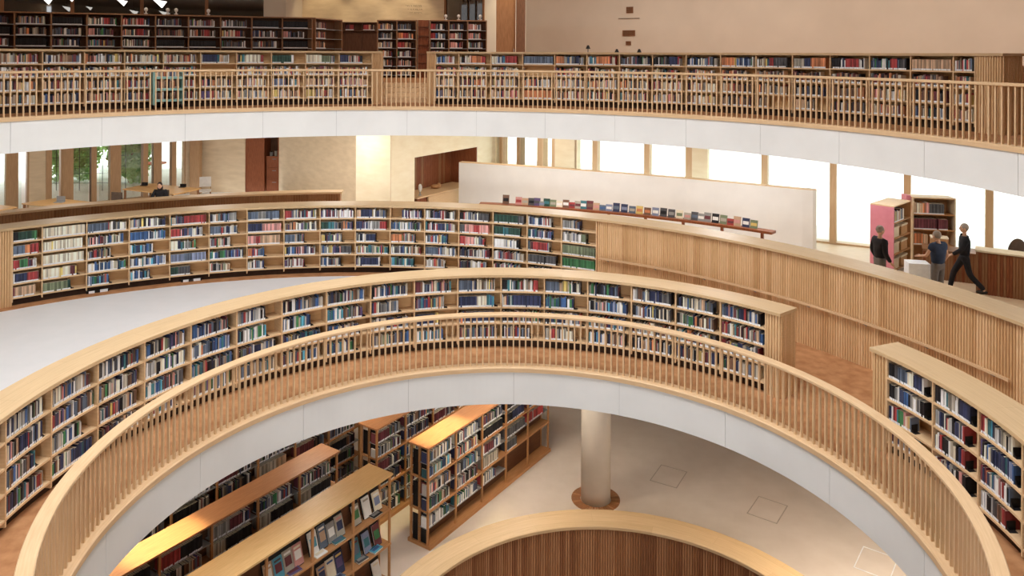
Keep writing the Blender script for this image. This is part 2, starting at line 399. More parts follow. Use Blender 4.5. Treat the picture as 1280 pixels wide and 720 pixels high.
# ------------------------------------------------------------------ books
BK = []       # every standing book: dict(o=front-left-bottom corner, t, n, w, d, h, col, lab)
def put_book(o, t, n, w, d, h, col, lab, info=None, tilt=0, whl=.034):
    BK.append(dict(vr=shade(len(BK) * 7 + random.randint(0, 1)), o=Vector(o), t=Vector(t), n=Vector(n), w=w, d=d, h=h, c=col, lab=lab, info=info, tilt=tilt, whl=whl))
ENDS = []     # bookends
def run(spec, width):
    """spec string like 'N.5 *.3' -> list of (colour, w, h, tilt); the fractions are shares of the shelf width"""
    out = []
    for tk in spec.split():
        code = tk[0]; fr = float(tk[1:]) if len(tk) > 1 else 1.0
        W = width * fr; x = 0
        if code == '_': out.append((None, W, 0, 0)); continue
        if code in PAL:
            w = random.uniform(.024, .034); h = random.uniform(.215, .24)
            while x + w < W: out.append((code, w, h + random.uniform(-.002, .002), 0)); x += w + .001
        else:
            last = None
            while True:
                w = random.choice([.016, .018, .021, .024, .027, .03, .034, .042]) * random.uniform(.9, 1.1)
                if x + w > W: break
                c = pick(MIX[code]); h = random.uniform(.185, .25)
                if last and random.random() < .13: c, h = last
                out.append((c, w, h, 0)); x += w + random.choice([.001, .001, .003]); last = (c, h)
    return out

def fill_arc(spec, C, R, a0, a1, z, hmax, info=None, labp=.92, end=True, hs=1.0):
    W = R * rad(a1 - a0) - .05
    items = run(spec, W); x = .025; last = 0
    for c, w, h, tl in items:
        if c is None: x += w; continue
        if x + w > W + .03: break
        a = a0 + math.degrees((x + w / 2) / R); ar = rad(a)
        n = Vector((math.sin(ar), math.cos(ar), 0)); t = Vector((math.cos(ar), -math.sin(ar), 0))
        r = R + .015 + random.uniform(0, .012)
        p = Vector((C[0], C[1], z)) + n * r - t * (w / 2)
        put_book(p, t, n, w - .001, random.uniform(.15, .2), min(h * hs, hmax), c, random.random() < labp, info)
        x += w + .001; last = x
    if end and W - last > .09:
        a = a0 + math.degrees((last + .004) / R); ENDS.append((C, R, a, z, info))

# ------------------------------------------------------------------ curved bookcases
def curved_case(label, C, R, D, zf, nrow, pitch, divs, eL, eR, rows, key, capw=None, cap_a=None):
    t = empty('curved_bookcase', label, 'bookcase', (C[0], C[1], zf))
    def bld(b, n, r=True): o = b.build(n, recalc=r); o.parent = t; o.location = (-C[0], -C[1], -zf); return o
    a0, a1 = divs[0], divs[-1]; zc = zf + .17 + nrow * pitch; cw = capw or D
    ca = cap_a or (a0 - eL - .15, a1 + eR + .15)
    b = MB(); b.arc(C, [(R - .035, zc), (R + cw, zc), (R + cw, zc + .055), (R - .03, zc + .055), (R - .035, zc + .05)], ca[0], ca[1], 'cap', 1.2); bld(b, 'top')
    for k in range(nrow):
        z = zf + .17 + k * pitch
        b = MB(); b.arc(C, rect(R, R + .3, z, z + .03), a0, a1, 'oak', 1.5); bld(b, 'shelf')
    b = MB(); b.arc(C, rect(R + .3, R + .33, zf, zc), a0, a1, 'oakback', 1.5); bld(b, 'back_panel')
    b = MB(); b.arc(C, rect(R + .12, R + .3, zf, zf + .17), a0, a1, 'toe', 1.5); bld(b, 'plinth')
    for a in divs:
        g = math.degrees(.0125 / R)
        b = MB(); b.arc(C, rect(R - .004, R + .3, zf + .1, zc), a - g, a + g, 'oak', 2); bld(b, 'divider')
    for (e, s0, s1) in ((eL, a0 - eL, a0), (eR, a1, a1 + eR)):
        if not e: continue
        b = MB(); b.arc(C, rect(R + .02, R + D - .02, zf, zc), s0 + .05, s1, 'flute3', 1)
        fluted(b, C, R + .02, s0 + .05, s1 - .05, zf, zc, -1, .05, .02)
        ar = rad(s0 if s0 < a0 else s1); sgn = -1 if s0 < a0 else 1
        # fluted end face
        tt = Vector((math.cos(ar), -math.sin(ar), 0)) * sgn; nn = Vector((math.sin(ar), math.cos(ar), 0)); q = Vector((*pol(C, R + .02, s0 + .05 if sgn < 0 else s1), zf))
        nr = int((D - .05) / .05)
        for i in range(nr):
            b.obox(q + nn * (i * .05 + .01), nn * .034, tt * .02, (0, 0, zc - zf), random.choice(['flute1', 'flute2', 'flute2']))
        bld(b, 'end_panel')
    for bi in range(len(divs) - 1):
        for ri in range(nrow):
            z = zf + .17 + (nrow - 1 - ri) * pitch + .03
            sp = rows(bi, ri)
            if sp: fill_arc(sp, C, R, divs[bi], divs[bi + 1], z, pitch - .045, (key, bi, ri, divs[bi], divs[bi + 1]))
    return t

OUT = [
 ['K.18 D.55 G.2', 'S.45 A.2 R.33', 'R.25 G.32 r.2 w.2', 'W.06 N.45 R.4 M.08', 'M.1 H.78'],
 ['E.99', 'E.22 Y.06 E.7', 'E.99', 'E.4 Y.1 E.2 M.12 Y.06', 'O.6 D.08'],
 ['S.5 w.48', 'r.5 *.45', 'r.25 *.35', 'b.98', 'b.35 w.22'],
 ['*.55 w.42', 'B.5 b.46', 'b.6', 't.35 b.6', 'b.52'],
 ['*.35 R.62', 'R.26 r.35 w.3', 'E.2 t.2 *.3', 'L.35 S.25 L.38', 'D.2 F.33'],
 ['*.35 b.2 X.22', 'S.3 w.48', 'r.2 G.06 *.38', 't.45 *.5', '*.6'],
 ['S.3 X.25 S.4', 'N.42 P.55', 'P.25 R.12 H.58', 'A.12 r.2 b.2', 'w.48'],
 ['R.22 *.75', '*.98', 'S.3 *.28', 'Y.06 b.3 p.6', 'p.58'],
 ['p.98', 'D.2 T.2 *.57', '*.62', 'w.25 Y.1 p.3 F.3', 'w.35 *.28'],
 ['H.15 N.35 Y.04 w.4', 'N.2 p.3 X.25 R.2', 'w.3 N.3', '*.98', 'p.25 N.45 W.06'],
 ['_.33 p.62', 'b.6 *.35', 'A.36 *.4', 'w.4 *.55', 't.7'],
 ['W.12 *.4 R.1 *.34', 'r.4 N.25 *.3', '*.5 t.22', 'S.4 w.55', 'm.6'],
 ['K.12 w.5 F.35', 'F.15 P.3 R.2 P.3', 'R.18 P.3 w.3', 'd.4 *.55', 'd.35 w.5'],
 ['D.75 F.2', 'D.3 T.2 D.35', 'W.4 t.4', 'w.3 r.3 *.35', 'r.5 *.35'],
 ['W.06 b.4 r.3', 'b.3 *.45', '*.18 R.45 w.06', 'F.5 w.1 F.3', 'd.7'],
 ['X.25 d.3 _.3', 'w.6 O.15', 'O.98', 'G.98', 'G.9'],
]
outer_div = [-40.8 + 4.4 * i for i in range(1)] + [-37.9 + 4.5 * i for i in range(16)]
outer_div = [-40.8] + [-37.9 + (29.7 + 37.9) / 15 * i for i in range(16)]
curved_case('long curved five-shelf oak bookcase facing the white floor on the middle level', O, 12.0, .62, Z2, 5, .325, outer_div, 2.6, 0,
            lambda b, r: OUT[b][r], 'outer', cap_a=(-43.6, 29.75))

INN = {}
def inner_rows(b, r):
    k = (b, r)
    S_ = {(13, 1): '*.25 N.7', (12, 2): '*.2 N.72', (11, 0): 'M.15 *.8', (11, 2): 'N.5 Y.1', (12, 1): 'N.45 E.25 t.2',
          (21, 0): '*.45 _.05', (13, 0): 'K.14 t.3 *.5'}
    if k in S_: return S_[k]
    q = random.random()
    base = random.choice(['*.98', '*.98', 'd.5 *.45', 't.4 *.5', 'w.5 *.45', 'K.08 *.85', '*.5 b.45', '*.4 N.15 w.4', 'S.3 *.6', '*.6 Q.12 *.22'])
    if q < .28: base = random.choice(['*.72', 'w.7', '*.4 d.35', 't.7', '*.8', 'w.3 t.45'])
    if b >= 19 and r in (1, 2, 3) and q < .8: base = random.choice(['t.35 w.3', 'w.62', 't.7', 'w.5 b.2', 'm.4 *.3'])
    return base
inner_div = [-.5 + 8.17 * k for k in range(-13, 7)]
st = random.getstate(); random.seed(21)
curved_case('curved four-shelf oak bookcase with wide pale top around the near round opening', I, 6.14, .51, Z2, 4, .318, inner_div, 0, 2.6,
            inner_rows, 'inner', cap_a=(-107, 51.3))
RIGHT = {(0, 0): 'K.14 F.1 S.18 w.25 N.2 W.06', (0, 1): 'K.14 *.25 B.12 w.3 K.1', (0, 2): 'N.08 W.04 R.12 T.05 G.14 m.18', (0, 3): 'W.06 M.08 w.45',
         (1, 0): 'K.12 W.16 T.05 Q.2 w.12 N.25', (1, 1): 'X.12 N.12 w.3 N.12 d.1 R.08', (1, 2): 'w.14 R.06 K.16 w.2 d.14 R.1', (1, 3): 'r.2 w.3 K.1 P.08 K.1',
         (2, 0): 'R.12 E.08 T.08 C.05 w.5', (2, 1): 'V.04 w.3 N.1 b.4', (2, 2): 'M.06 *.4 r.3', (2, 3): 'w.15 K.12 w.15 U.12 R.1'}
curved_case('shorter curved four-shelf oak bookcase at the right edge behind the balustrade', I, 6.08, .56, Z2, 4, .318, [70.4 + 8.1 * i for i in range(6)], 2.6, 0,
            lambda b, r: RIGHT.get((b, r), random.choice(['*.8', 'w.4 *.5', 'd.4 *.4'])), 'right', cap_a=(67.6, 112))

U1 = [  # upper right bookcase, some bays of its own
 ['t.5 m.4', 'm.9', 'm.9', 'b.2 m.7'], ['m.4 A.35 R.15', 'm.9', 'm.9', 'm.9'], ['E.15 t.3 R.4', 'm.9', 'm.9', 'm.9'], ['S.98', 'H.05 _.8', 'm.6 W.3', 'A.95'],
 ['A.3 *.65', 'm.9', 'm.95', 'm.95'], ['b.3 A.45 *.2', 'm.9', 'm.95', 'm.9'], ['d.98', 'm.9', 'm.95', 'm.9'], ['d.5 N.3 r.1', 'm.8', 'm.9', 'm.9'],
 ['b.5 w.45', 'm.8', 'm.6 E.3', 'm.9'], ['A.4 Y.08 b.5', 'o.8', 'o.9', 'o.9'], ['m.4 R.12 F.4', 'o.8', 'o.9', 'o.3 _.5'], ['Q.3 N.2 A.45', 'o.8', 'd.9', 'H.3 d.3'],
 ['K.2 b.2 R.38 w.15', 'o.8', 'o.9', 'd.9'], ['t.5 R.2 d.25', 'o.8', 'm.9', 'm.9'], ['H.98', 'o.8', 'o.9', 'd.9']]
up_div = [1.35] + [4.5 + (67.4 - 4.5) / 14.5 * (i + .0) for i in range(0, 15)] + [67.4]
up_div = [1.35] + [4.53 + 4.345 * i for i in range(14)] + [65.3, 67.4]
def uprow(b, r):
    if b < len(U1): return U1[b][r]
    return 'm.9'
random.seed(5)
curved_case('curved four-shelf oak bookcase on the upper floor, right of the stair gap', B, 12.25, .56, Z1, 4, .325, up_div, 1.15, 2.5,
            uprow, 'upper', cap_a=(.15, 70.1))
ul_div = [-7.2 - 4.34 * i for i in range(16)][::-1]
ul_div[-1] = -7.2; 
ULX = {14: ['N.3 m.4 K.1', 'm.9', 'm.9', 'm.9'], 13: ['E.5 O.3 m.15', 'm.9', 'H.3 m.6', 'Y.3 m.6'], 12: ['D.6 W.1', 'm.9', 'L.4 m.5', 'Y.2 m.7'], 11: ['m.3 E.45 R.1', 'm.9', 'm.9', 'm.95'],
       10: ['W.06 N.45 T.06 m.3', '_.9', 'm.9', 'V.3 m.6']}
curved_case('curved four-shelf oak bookcase on the upper floor, left of the stair gap', B, 12.25, .56, Z1, 4, .325, ul_div, 0, 1.3,
            lambda b, r: ULX[b][r] if b in ULX else random.choice(['m.97', 'w.4 m.55', '*.3 m.65', 'm.95']), 'upperleft', cap_a=(-73, -5.8))

# ------------------------------------------------------------------ tall fluted wall continuing the outer bookcase
t = empty('fluted_parapet_wall', 'tall curved fluted oak parapet wall with wide top, right of the five-shelf bookcase', 'parapet wall', (O[0], O[1], Z2))
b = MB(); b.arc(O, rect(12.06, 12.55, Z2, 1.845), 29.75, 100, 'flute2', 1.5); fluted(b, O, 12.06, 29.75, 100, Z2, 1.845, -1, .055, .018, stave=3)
o = b.build('fluted_panel', t); o.location = (-O[0], -O[1], -Z2)
b = MB(); b.arc(O, [(11.965, 1.845), (12.62, 1.845), (12.62, 1.9), (11.97, 1.9), (11.965, 1.895)], 29.75, 100, 'cap', 1.2); o = b.build('top', t, recalc=True); o.location = (-O[0], -O[1], -Z2)
tag((lambda b: (b.arc(O, rect(11.76, 12.1, Z2, Z2 + .006), -43.4, 29.7, 'cork', 2), b.build('floor_strip', recalc=True))[1])(MB()), 'thin cork strip along the foot of the five-shelf bookcase', 'floor strip')
# handrail on that wall
def handrail(a0, a1, label, curl=False):
    t = empty('handrail', label, 'handrail', (O[0], O[1], .9))
    zz = .93
    b = MB(); b.arc(O, [(11.93, zz - .02), (11.975, zz - .025), (11.98, zz + .02), (11.93, zz + .025)], a0, a1, 'rail', 1.2); o = b.build('rail', t, recalc=True); o.location = (-O[0], -O[1], -.9)
    a = a0 + 1
    while a < a1:
        x, y = pol(O, 11.96, a); x2, y2 = pol(O, 12.05, a)
        b = MB(); b.rod((x, y, zz - .03), (x2, y2, zz - .08), .01, 'metal', 6); o = b.build('bracket', t); o.location = (-O[0], -O[1], -.9); a += 6
handrail(30.2, 74.8, 'long slim oak handrail running along the fluted parapet wall')

# rear parapet, left behind the five-shelf bookcase
t = empty('low_fluted_parapet', 'brown fluted parapet behind the five-shelf bookcase, in front of the tables', 'parapet wall', (O[0], O[1], Z2))
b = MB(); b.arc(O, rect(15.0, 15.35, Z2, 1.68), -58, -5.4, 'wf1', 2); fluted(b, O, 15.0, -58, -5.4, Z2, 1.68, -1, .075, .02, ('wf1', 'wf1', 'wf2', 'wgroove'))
o = b.build('fluted_panel', t); o.location = (-O[0], -O[1], -Z2)
b = MB(); b.arc(O, rect(14.95, 15.4, 1.68, 1.74), -58, -5.2, 'oak', 2); o = b.build('top', t, recalc=True); o.location = (-O[0], -O[1], -Z2)

# low fluted wall at the far right of the upper floor
t = empty('low_fluted_parapet', 'brown fluted wall at the right edge of the upper floor, behind the bookcase end', 'parapet wall', (B[0], B[1], Z1))
b = MB(); b.arc(B, rect(13.9, 14.2, Z1, 5.78), 62, 100, 'wf1', 2); fluted(b, B, 13.9, 62, 100, Z1, 5.78, -1, .07, .02, ('wf1', 'wf1', 'wf2', 'wgroove'))
o = b.build('fluted_panel', t); o.location = (-B[0], -B[1], -Z1)
b = MB(); b.arc(B, rect(13.85, 14.25, 5.78, 5.83), 62, 100, 'wf1', 2); o = b.build('top', t, recalc=True); o.location = (-B[0], -B[1], -Z1)

# ------------------------------------------------------------------ stairwell of the lowest floor
t = empty('stairwell_parapet', 'round oak-topped parapet with dark fluted lining in the middle of the lowest floor', 'parapet wall', (S3[0], S3[1], Z3))
def bs(b, n, r=False): o = b.build(n, t, recalc=r); o.location = (-S3[0], -S3[1], -Z3); return o
b = MB(); b.arc(S3, [(3.66, -3.36), (4.24, -3.36), (4.24, -3.3), (3.67, -3.3), (3.66, -3.31)], -180, 180, 'cap', 2, caps=False); bs(b, 'top', True)
b = MB(); b.arc(S3, rect(3.72, 4.18, -9, -3.36), -180, 180, 'wf2', 2, caps=False); fluted(b, S3, 3.72, -180, 180, -9, -3.36, -1, .05, .018, ('wf1', 'wf2', 'wf3', 'wgroove'), 2); bs(b, 'fluted_lining')
b = MB(); b.arc(S3, rect(4.18, 4.2, Z3, -3.36), -180, 180, 'flute2', 3, caps=False); bs(b, 'outer_skin', True)
struct(ringdisc('floor', S3, .01, 3.7, -180, 180, -9.1, -9.0, 'cork'))
t = empty('stair_parapet', 'rounded pale oak end of the inner stair parapet at the bottom edge', 'parapet wall', (1.5, 13.9, -9))
b = MB(); x0, y0 = 1.48, 14.15
for zz0, zz1, m, r in ((-9, -3.86, 'wf2', .25), (-3.86, -3.8, 'cap', .29)):
    b2 = MB(); b2.cyl((x0, y0, 0), r, r, zz0, zz1, m, 24); b2.box(x0 - r, x0 + r, 12.6, y0, zz0, zz1, m)
    o = b2.build('parapet_body' if m == 'wf2' else 'top', t); o.location = (-1.5, -13.9, 9)

# column
t = empty('round_column', 'round white concrete column rising from the lowest floor', 'column', (2.26, 18.3, Z3))
b = MB(); b.cyl((0, 0, 0), .345, .345, 0, 3.82, 'concrete', 40); o = b.build('shaft', t, smooth=False)
for p in o.data.polygons: p.use_smooth = len(p.vertices) == 4
b = MB()
for i in range(40):
    a0, a1 = i * 9, i * 9 + 8
    b.arc((0, 0), rect(.36, .57, 0, .012), a0, a1, random.choice(['wf1', 'wf2', 'brownwood']), 9)
o = b.build('base_ring', t, recalc=True)

# floor hatches
for pts, w, lab in (([(815, 597), (845, 609), (853, 590), (828, 586)], 'metal2', 'thin outlined floor hatch nearest the white column'),
                    ([(938, 637), (972, 650), (979, 636), (946, 626)], 'metal2', 'thin outlined floor hatch, middle one of the three'),
                    ([(1071, 706), (1113, 718), (1117, 705), (1077, 687)], 'label', 'brighter outlined floor hatch at the lower right edge')):
    P = [Vector((*iv(x, y, Z3), 0)) for x, y in pts]; c = sum(P, Vector()) / 4; u = (P[1] - P[0]) + (P[2] - P[3]); u.normalize(); v = Vector((-u.y, u.x, 0))
    b = MB(); hw, hh = .33, .42
    t = empty('floor_hatch', lab, 'floor hatch', (c.x, c.y, Z3))
    for sx, sy, ex, ey in ((-hw, -hh, 2 * hw, .02), (-hw, hh, 2 * hw, .02), (-hw, -hh, .02, 2 * hh), (hw, -hh, .02, 2 * hh + .02)):
        b.obox(u * sx + v * sy + Vector((0, 0, .0)), u * ex, v * ey, (0, 0, .006), w)
    b.build('frame', t)
    b = MB(); b.obox(u * (-hw + .03) + v * (-hh + .03), u * (2 * hw - .04), v * (2 * hh - .04), (0, 0, .003), 'terrazzo_low'); b.build('cover', t)

# ------------------------------------------------------------------ straight bookcases of the lowest floor
UU = Vector((.5606, .8281, 0)); PP = Vector((.8281, -.5606, 0)); A0 = Vector((-1.51, 16.38, Z3)); ZV = Vector((0, 0, 1))
def straight_case(label, u0, u1, p0, depth, top_m, seed, u_books=None, end=True, display=False, origin=A0, U=UU, Pv=PP, H=2.15, bay=1.0, nsec=3, fill='d', key=None, top_t=.035):
    random.seed(seed)
    base = origin + U * u1 + Pv * p0
    t = empty('bookcase' if not display else 'display_bookcase', label, 'bookcase', base)
    def bld(b, n): return b.build(n, t, origin=None)
    # local: origin at near front corner of the end nearest u1 ; x along -U, y along -P (depth)
    X = -U; Yv = -Pv; L = abs(u1 - u0)
    sec = (H - .1) / nsec
    b = MB(); b.obox(X * -.03 + Yv * -.03 + ZV * (H - top_t), X * (L + .06), Yv * (depth + .06), ZV * top_t, top_m); bld(b, 'top')
    b = MB(); b.obox(Yv * -.06, X * L, Yv * (depth + .12), ZV * .07, 'caseoak'); bld(b, 'base')
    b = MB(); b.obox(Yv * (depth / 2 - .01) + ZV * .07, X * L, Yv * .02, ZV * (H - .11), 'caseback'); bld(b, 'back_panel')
    for k in range(1, nsec):
        b = MB(); b.obox(Yv * -.015 + ZV * (.07 + k * sec), X * L, Yv * (depth + .03), ZV * .035, 'caseoak'); bld(b, 'shelf')
    nb = int(round(L / bay))
    for i in range(nb + 1):
        x = min(i * bay, L - .04)
        for y in (0, depth / 2 - .02, depth - .04):
            if 0 < i < nb and y > 0: continue
            b = MB(); b.obox(X * x + Yv * y + ZV * .07, X * .04, Yv * .04, ZV * (H - .1), 'caseoak'); bld(b, 'post')
    if display: return t, X, Yv, sec, nb
    b = MB()
    for k in range(nsec): b.obox(X * (L - .045) + Yv * .03 + ZV * (.075 + k * sec), X * .004, Yv * (depth / 2 - .06), ZV * (sec - .06), 'black'); b.obox(X * (L - .045) + Yv * (depth / 2 + .03) + ZV * (.075 + k * sec), X * .004, Yv * (depth / 2 - .08), ZV * (sec - .12), 'black')
    bld(b, 'end_plate')
    for i in range(nb):
        for k in range(nsec * 2):
            sp = fill(i, nsec * 2 - 1 - k) if callable(fill) else fill
            if sp is None: continue
            z = .07 + (k // 2) * sec + (0.035 if k % 2 == 0 else sec / 2 + .01)
            if k % 2: # thin metal shelf
                b = MB(); b.obox(X * (i * bay + .04) + Yv * .01 + ZV * (z - .012), X * (bay - .04), Yv * (depth / 2 - .03), ZV * .012, 'metal'); bld(b, 'metal_shelf')
            items = run(sp, bay - .07); x = i * bay + .05
            # spines face +P; left-to-right as seen from the front runs along +U, so walk from the far end
            x = (i + 1) * bay - .01
            for c, w, h, tl in items:
                if c is None: x -= w; continue
                if x - w < i * bay + .045: break
                put_book(base + X * x + Yv * random.uniform(.015, .03) + ZV * z, -X, Yv, w - .001, random.uniform(.15, .2), min(h, sec / 2 - .05), c, random.random() < .9, None, whl=.03)
                x -= w + .001
    return t
def fa(i, k):   # lit case: i from near end, k row from top
    if k == 5: return None
    if i == 0: return ['*.9', 't.9', 'r.3 *.6', '*.5 G.1 *.3', 't.85'][k]
    if i == 1: return ['w.9', 'r.5 *.4', '*.9', 'd.9', 't.9'][k]
    if i == 2: return ['d.9', 'K.9', 'W.1 M.4 w.35', 'Q.7', 'w.3 *.3'][k]
    if i == 3: return ['K.9', 'K.3 N.6', 'F.9', 'F.5', 'R.3 w.2', 'x'][k] if k < 4 else None
    return ['R.3 r.5', 'd.7', 'R.2 w.1 R.5', None, None][k]
straight_case('five-bay bookcase with lamplit golden top, standing alone nearest the white column', 0, 5.0, 0, .5, 'toplow', 31, fill=lambda i, k: fa(4 - i, k))
straight_case('far brown-topped bookcase whose open end shows left of the lamplit bookcase', 0, 6.0, -1.47, .5, 'toplow', 32, fill=lambda i, k: random.choice(['d.9', '*.9', 'M.5 d.4', 'd.6 *.3']))
straight_case('long brown-topped bookcase behind the display case, a lamp pooling on its left', -9.17, -1.17, -1.47, .5, 'toplow', 33, fill=lambda i, k: random.choice(['d.9', 'R.4 K.5', 'd.5 *.4', 'Q.3 K.6', 'X.4 M.3 d.2']))
straight_case('rearmost long bookcase of the lowest floor, mostly hidden under the white edge', -9.0, 1.0, -2.94, .5, 'toplow', 34, fill=lambda i, k: random.choice(['K.6 d.3', 'd.9', 'M.5 d.4', 'Q.5 H.3']))

# display case with face-out books
dt, DX, DY, dsec, dnb = straight_case('pale oak display bookcase of face-out books in the lower left foreground', -8.19, -1.19, .03, .6, 'topoak', 35, display=True)
dbase = A0 + UU * -1.19 + PP * .03
random.seed(77)
COVER = ['W', 'E', 'W', 'Q', 'X', 'E', 'W', 'E', 'Q', 'W', 'E', 'F', 'S', 'Q', 'H', 'P', 'C', 'G', 'V', 'N', 'B', 'Y', 'K', 'X', 'T', 'M', 'L']
PROPS = {}
def art_cover(b, o, ex, ez, n, c1, c2):
    "a framed patch and a band on the cover"
    o = Vector(o) + n * .0015
    def q(u0, u1, v0, v1, m): b.quad(tuple(o + ex * u0 + ez * v0), tuple(o + ex * u1 + ez * v0), tuple(o + ex * u1 + ez * v1), tuple(o + ex * u0 + ez * v1), m)
    q(.14, .86, .3, .72, 'bk_' + c2); q(.14, .86, .8, .9, 'bk_' + c1)
OV = ['top', 'middle', 'bottom']
for i in range(6):
    for k in range(3):          # k=0 top section
        zb = .07 + (2 - k) * dsec + .036
        m = 3 if i == 0 else 4
        for j in range(m):
            xx = i * 1.0 + .1 + j * (.86 / m) + .0
            w = random.uniform(.175, .205); h = random.uniform(.33, .39)
            pt = dbase + DX * (xx + w) + DY * .19 + ZV * zb
            u, v = pr(*pt)
            if u < -20 or v > 735: continue
            lean = Vector(ZV) * math.cos(.3) + DY * math.sin(.3); nrm = -DY * math.cos(.3) + ZV * math.sin(.3)
            c = random.choice(COVER); c1 = random.choice(COVER); c2 = random.choice(COVER)
            o = dbase + DX * (xx + w) + DY * .14 + ZV * (zb + .004)
            ex = -DX * w; ez = lean * h
            bb = MB(); bb.obox(o - nrm * .02, ex, ez, nrm * .004, 'bk_' + c); bb.obox(o - nrm * .001, ex, ez, nrm * .004, 'bk_' + c)
            art_cover(bb, o + nrm * .004, ex, ez, nrm, c1, c2)
            place = ['rightmost', 'second-from-right', 'third-from-right', 'fourth-from-right', 'fifth-from-right', 'sixth-from-right'][i]
            bo = bb.build('display_book')
            tag(bo, '%s face-out book, %s from left, %s row, %s display bay' % (CNAME[c], ['first', 'second', 'third', 'fourth'][m - 1 - j], OV[k], place), 'book', 'face-out books on the display bookcase')
            bb = MB(); bb.obox(o - nrm * .0165 + ex * .02 + ez * .01, ex * .94, ez * .98, nrm * .0155, 'paper'); bb.build('page_block', bo)
            # black rest behind
            bb = MB(); bb.obox(o - nrm * .026 - ez * 0 + ex * -.12, ex * 1.18, lean * (h + .06), nrm * .004, 'black'); bb.obox(o + ex * .1 - nrm * .026, ex * .8, nrm * .05, lean * -.003, 'black')
            ro = bb.build('book_rest'); tag(ro, 'black rest behind %s face-out book, %s from left, %s row, %s display bay' % (CNAME[c], ['first', 'second', 'third', 'fourth'][m - 1 - j], OV[k], place), 'book rest', 'black book rests on the display bookcase')
        for j in range(2 if k < 2 else 1):
            if random.random() < .1: continue
            xx = i + .22 + j * .42 + random.uniform(-.04, .04); zf = zb
            o = dbase + DX * xx + DY * -.0 + ZV * zf
            u, v = pr(*o)
            if u < -20 or v > 735: continue
            a = random.uniform(-.15, .15); e1 = (DX * math.cos(a) + DY * math.sin(a)); e2 = (DY * math.cos(a) - DX * math.sin(a))
            c = random.choice(COVER); hh = random.uniform(.012, .03)
            bb = MB(); bb.obox(o, e1 * .25, e2 * .17, ZV * .003, 'bk_' + c); bb.obox(o + ZV * (hh - .003), e1 * .25, e2 * .17, ZV * .003, 'bk_' + c)
            bb.obox(o + e2 * .167 + ZV * .003, e1 * .25, e2 * .003, ZV * (hh - .006), 'bk_' + c)
            art_cover(bb, o + ZV * (hh + .0), e1 * .25, e2 * .17, ZV, random.choice(COVER), random.choice(COVER))
            bo = bb.build('flat_book'); tag(bo, '%s book lying flat at %s, %s row, %s display bay' % (CNAME[c], ['right', 'left'][j], OV[k], place), 'book', 'flat books on the display bookcase')
            bb = MB(); bb.obox(o + e1 * .004 + e2 * .004 + ZV * .003, e1 * .242, e2 * .16, ZV * (hh - .006), 'paper'); bb.build('page_block', bo)

# ------------------------------------------------------------------ upper floor: stairs, raised floor, rear bookcases
for i in range(4):
    z1_ = Z1 + .1375 * (i + 1)
    b = MB(); b.arc(B, rect(12.95 + .3 * i, 12.95 + .3 * (i + 1) if i < 3 else 14.2, Z1, z1_), -7.6, 2.0, 'oak', 2)
    tag(b.build('stair_step', recalc=True), ['lowest', 'second', 'third', 'topmost'][i] + ' oak step in the gap between the upper bookcases', 'step', 'oak steps in the upper gap')
struct(ringdisc('floor', B, 14.2, 33, -80, 12, Z1 + .002, 5.1, 'cork'))

def rear_case(label, p0, p1, bays, H, z0, nr, fills, depth=.32, seed=1, mwood='rearwood', dv=None, pitch=.345):
    random.seed(seed)
    p0 = Vector((*p0, z0)); p1 = Vector((*p1, z0)); d = (p1 - p0); L = d.length; d.normalize(); n = Vector((-d.y, d.x, 0))
    if n.y < 0: n = -n
    t = empty('rear_bookcase', label, 'bookcase', p0)
    def bld(b, nm): return b.build(nm, t)
    b = MB(); b.obox(ZV * (H - .04) - n * .01, d * L, n * (depth + .02), ZV * .04, mwood); bld(b, 'top')
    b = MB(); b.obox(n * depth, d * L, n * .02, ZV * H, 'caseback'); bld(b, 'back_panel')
    for i in range(bays + 1):
        b = MB(); b.obox(d * (L * i / bays - .02), d * .04, n * depth, ZV * H, mwood); bld(b, 'divider')
    for k in range(nr):
        z = H - .04 - pitch * (k + 1)
        if z < 0: break
        b = MB(); b.obox(ZV * (z - .02), d * L, n * depth, ZV * .02, 'metal' if k != nr else mwood); bld(b, 'shelf')
        for i in range(bays):
            sp = fills(i, k)
            x = L * i / bays + .03; xe = L * (i + 1) / bays - .03
            for c, w, h, tl in run(sp, xe - x):
                if c is None: x += w; continue
                if x + w > xe: break
                put_book(p0 + d * x + n * .02 + ZV * z, d, n, w - .001, .2, min(h * 1.05, pitch - .06), c, True, None, whl=.03); x += w + .001
    return t
cases = []
rear_case('long dark bookcase along the glazed wall at the upper left', (-16.1, 23.8), (-6.65, 27.2), 10, 2.16, 5.1, 6,
          lambda i, k: random.choice(['o.9', 'd.85', '*.85', 'w.4 d.5', 'K.9', 'm.5 R.2 d.2', 'P.2 d.6']), seed=41)
rear_case('narrow dark bookcase turned away at the right end of the long upper left one', (-6.55, 27.3), (-5.95, 28.9), 1, 2.16, 5.1, 6, lambda i, k: 'o.4', seed=42)
rear_case('tall two-bay dark bookcase in the middle behind the stair gap', (-4.75, 29.6), (-3.27, 29.6), 2, 2.2, 5.1, 6, lambda i, k: random.choice(['R.4 o.4', 'A.3 R.3 o.3', 'd.8', 'm.8']), seed=43)
rear_case('tall three-bay dark bookcase right of the stair gap by the wooden door', (-2.75, 29.6), (-.6, 29.6), 3, 2.2, 5.1, 6, lambda i, k: random.choice(['R.3 w.3 d.3', 'd.85', 'w.4 d.4', 'P.3 r.5']), seed=44)
# side return between them, panelled
b = MB(); b.box(-3.22, -2.8, 29.7, 29.9, 5.1, 7.3, 'redwood')
for k in range(6): b.box(-3.2, -2.82, 29.64, 29.7, 5.3 + k * .345, 5.32 + k * .345, 'darkwood')
tag(b.build('side_shelf'), 'narrow brown wooden shelf panel between the two rear bookcases', 'shelf')
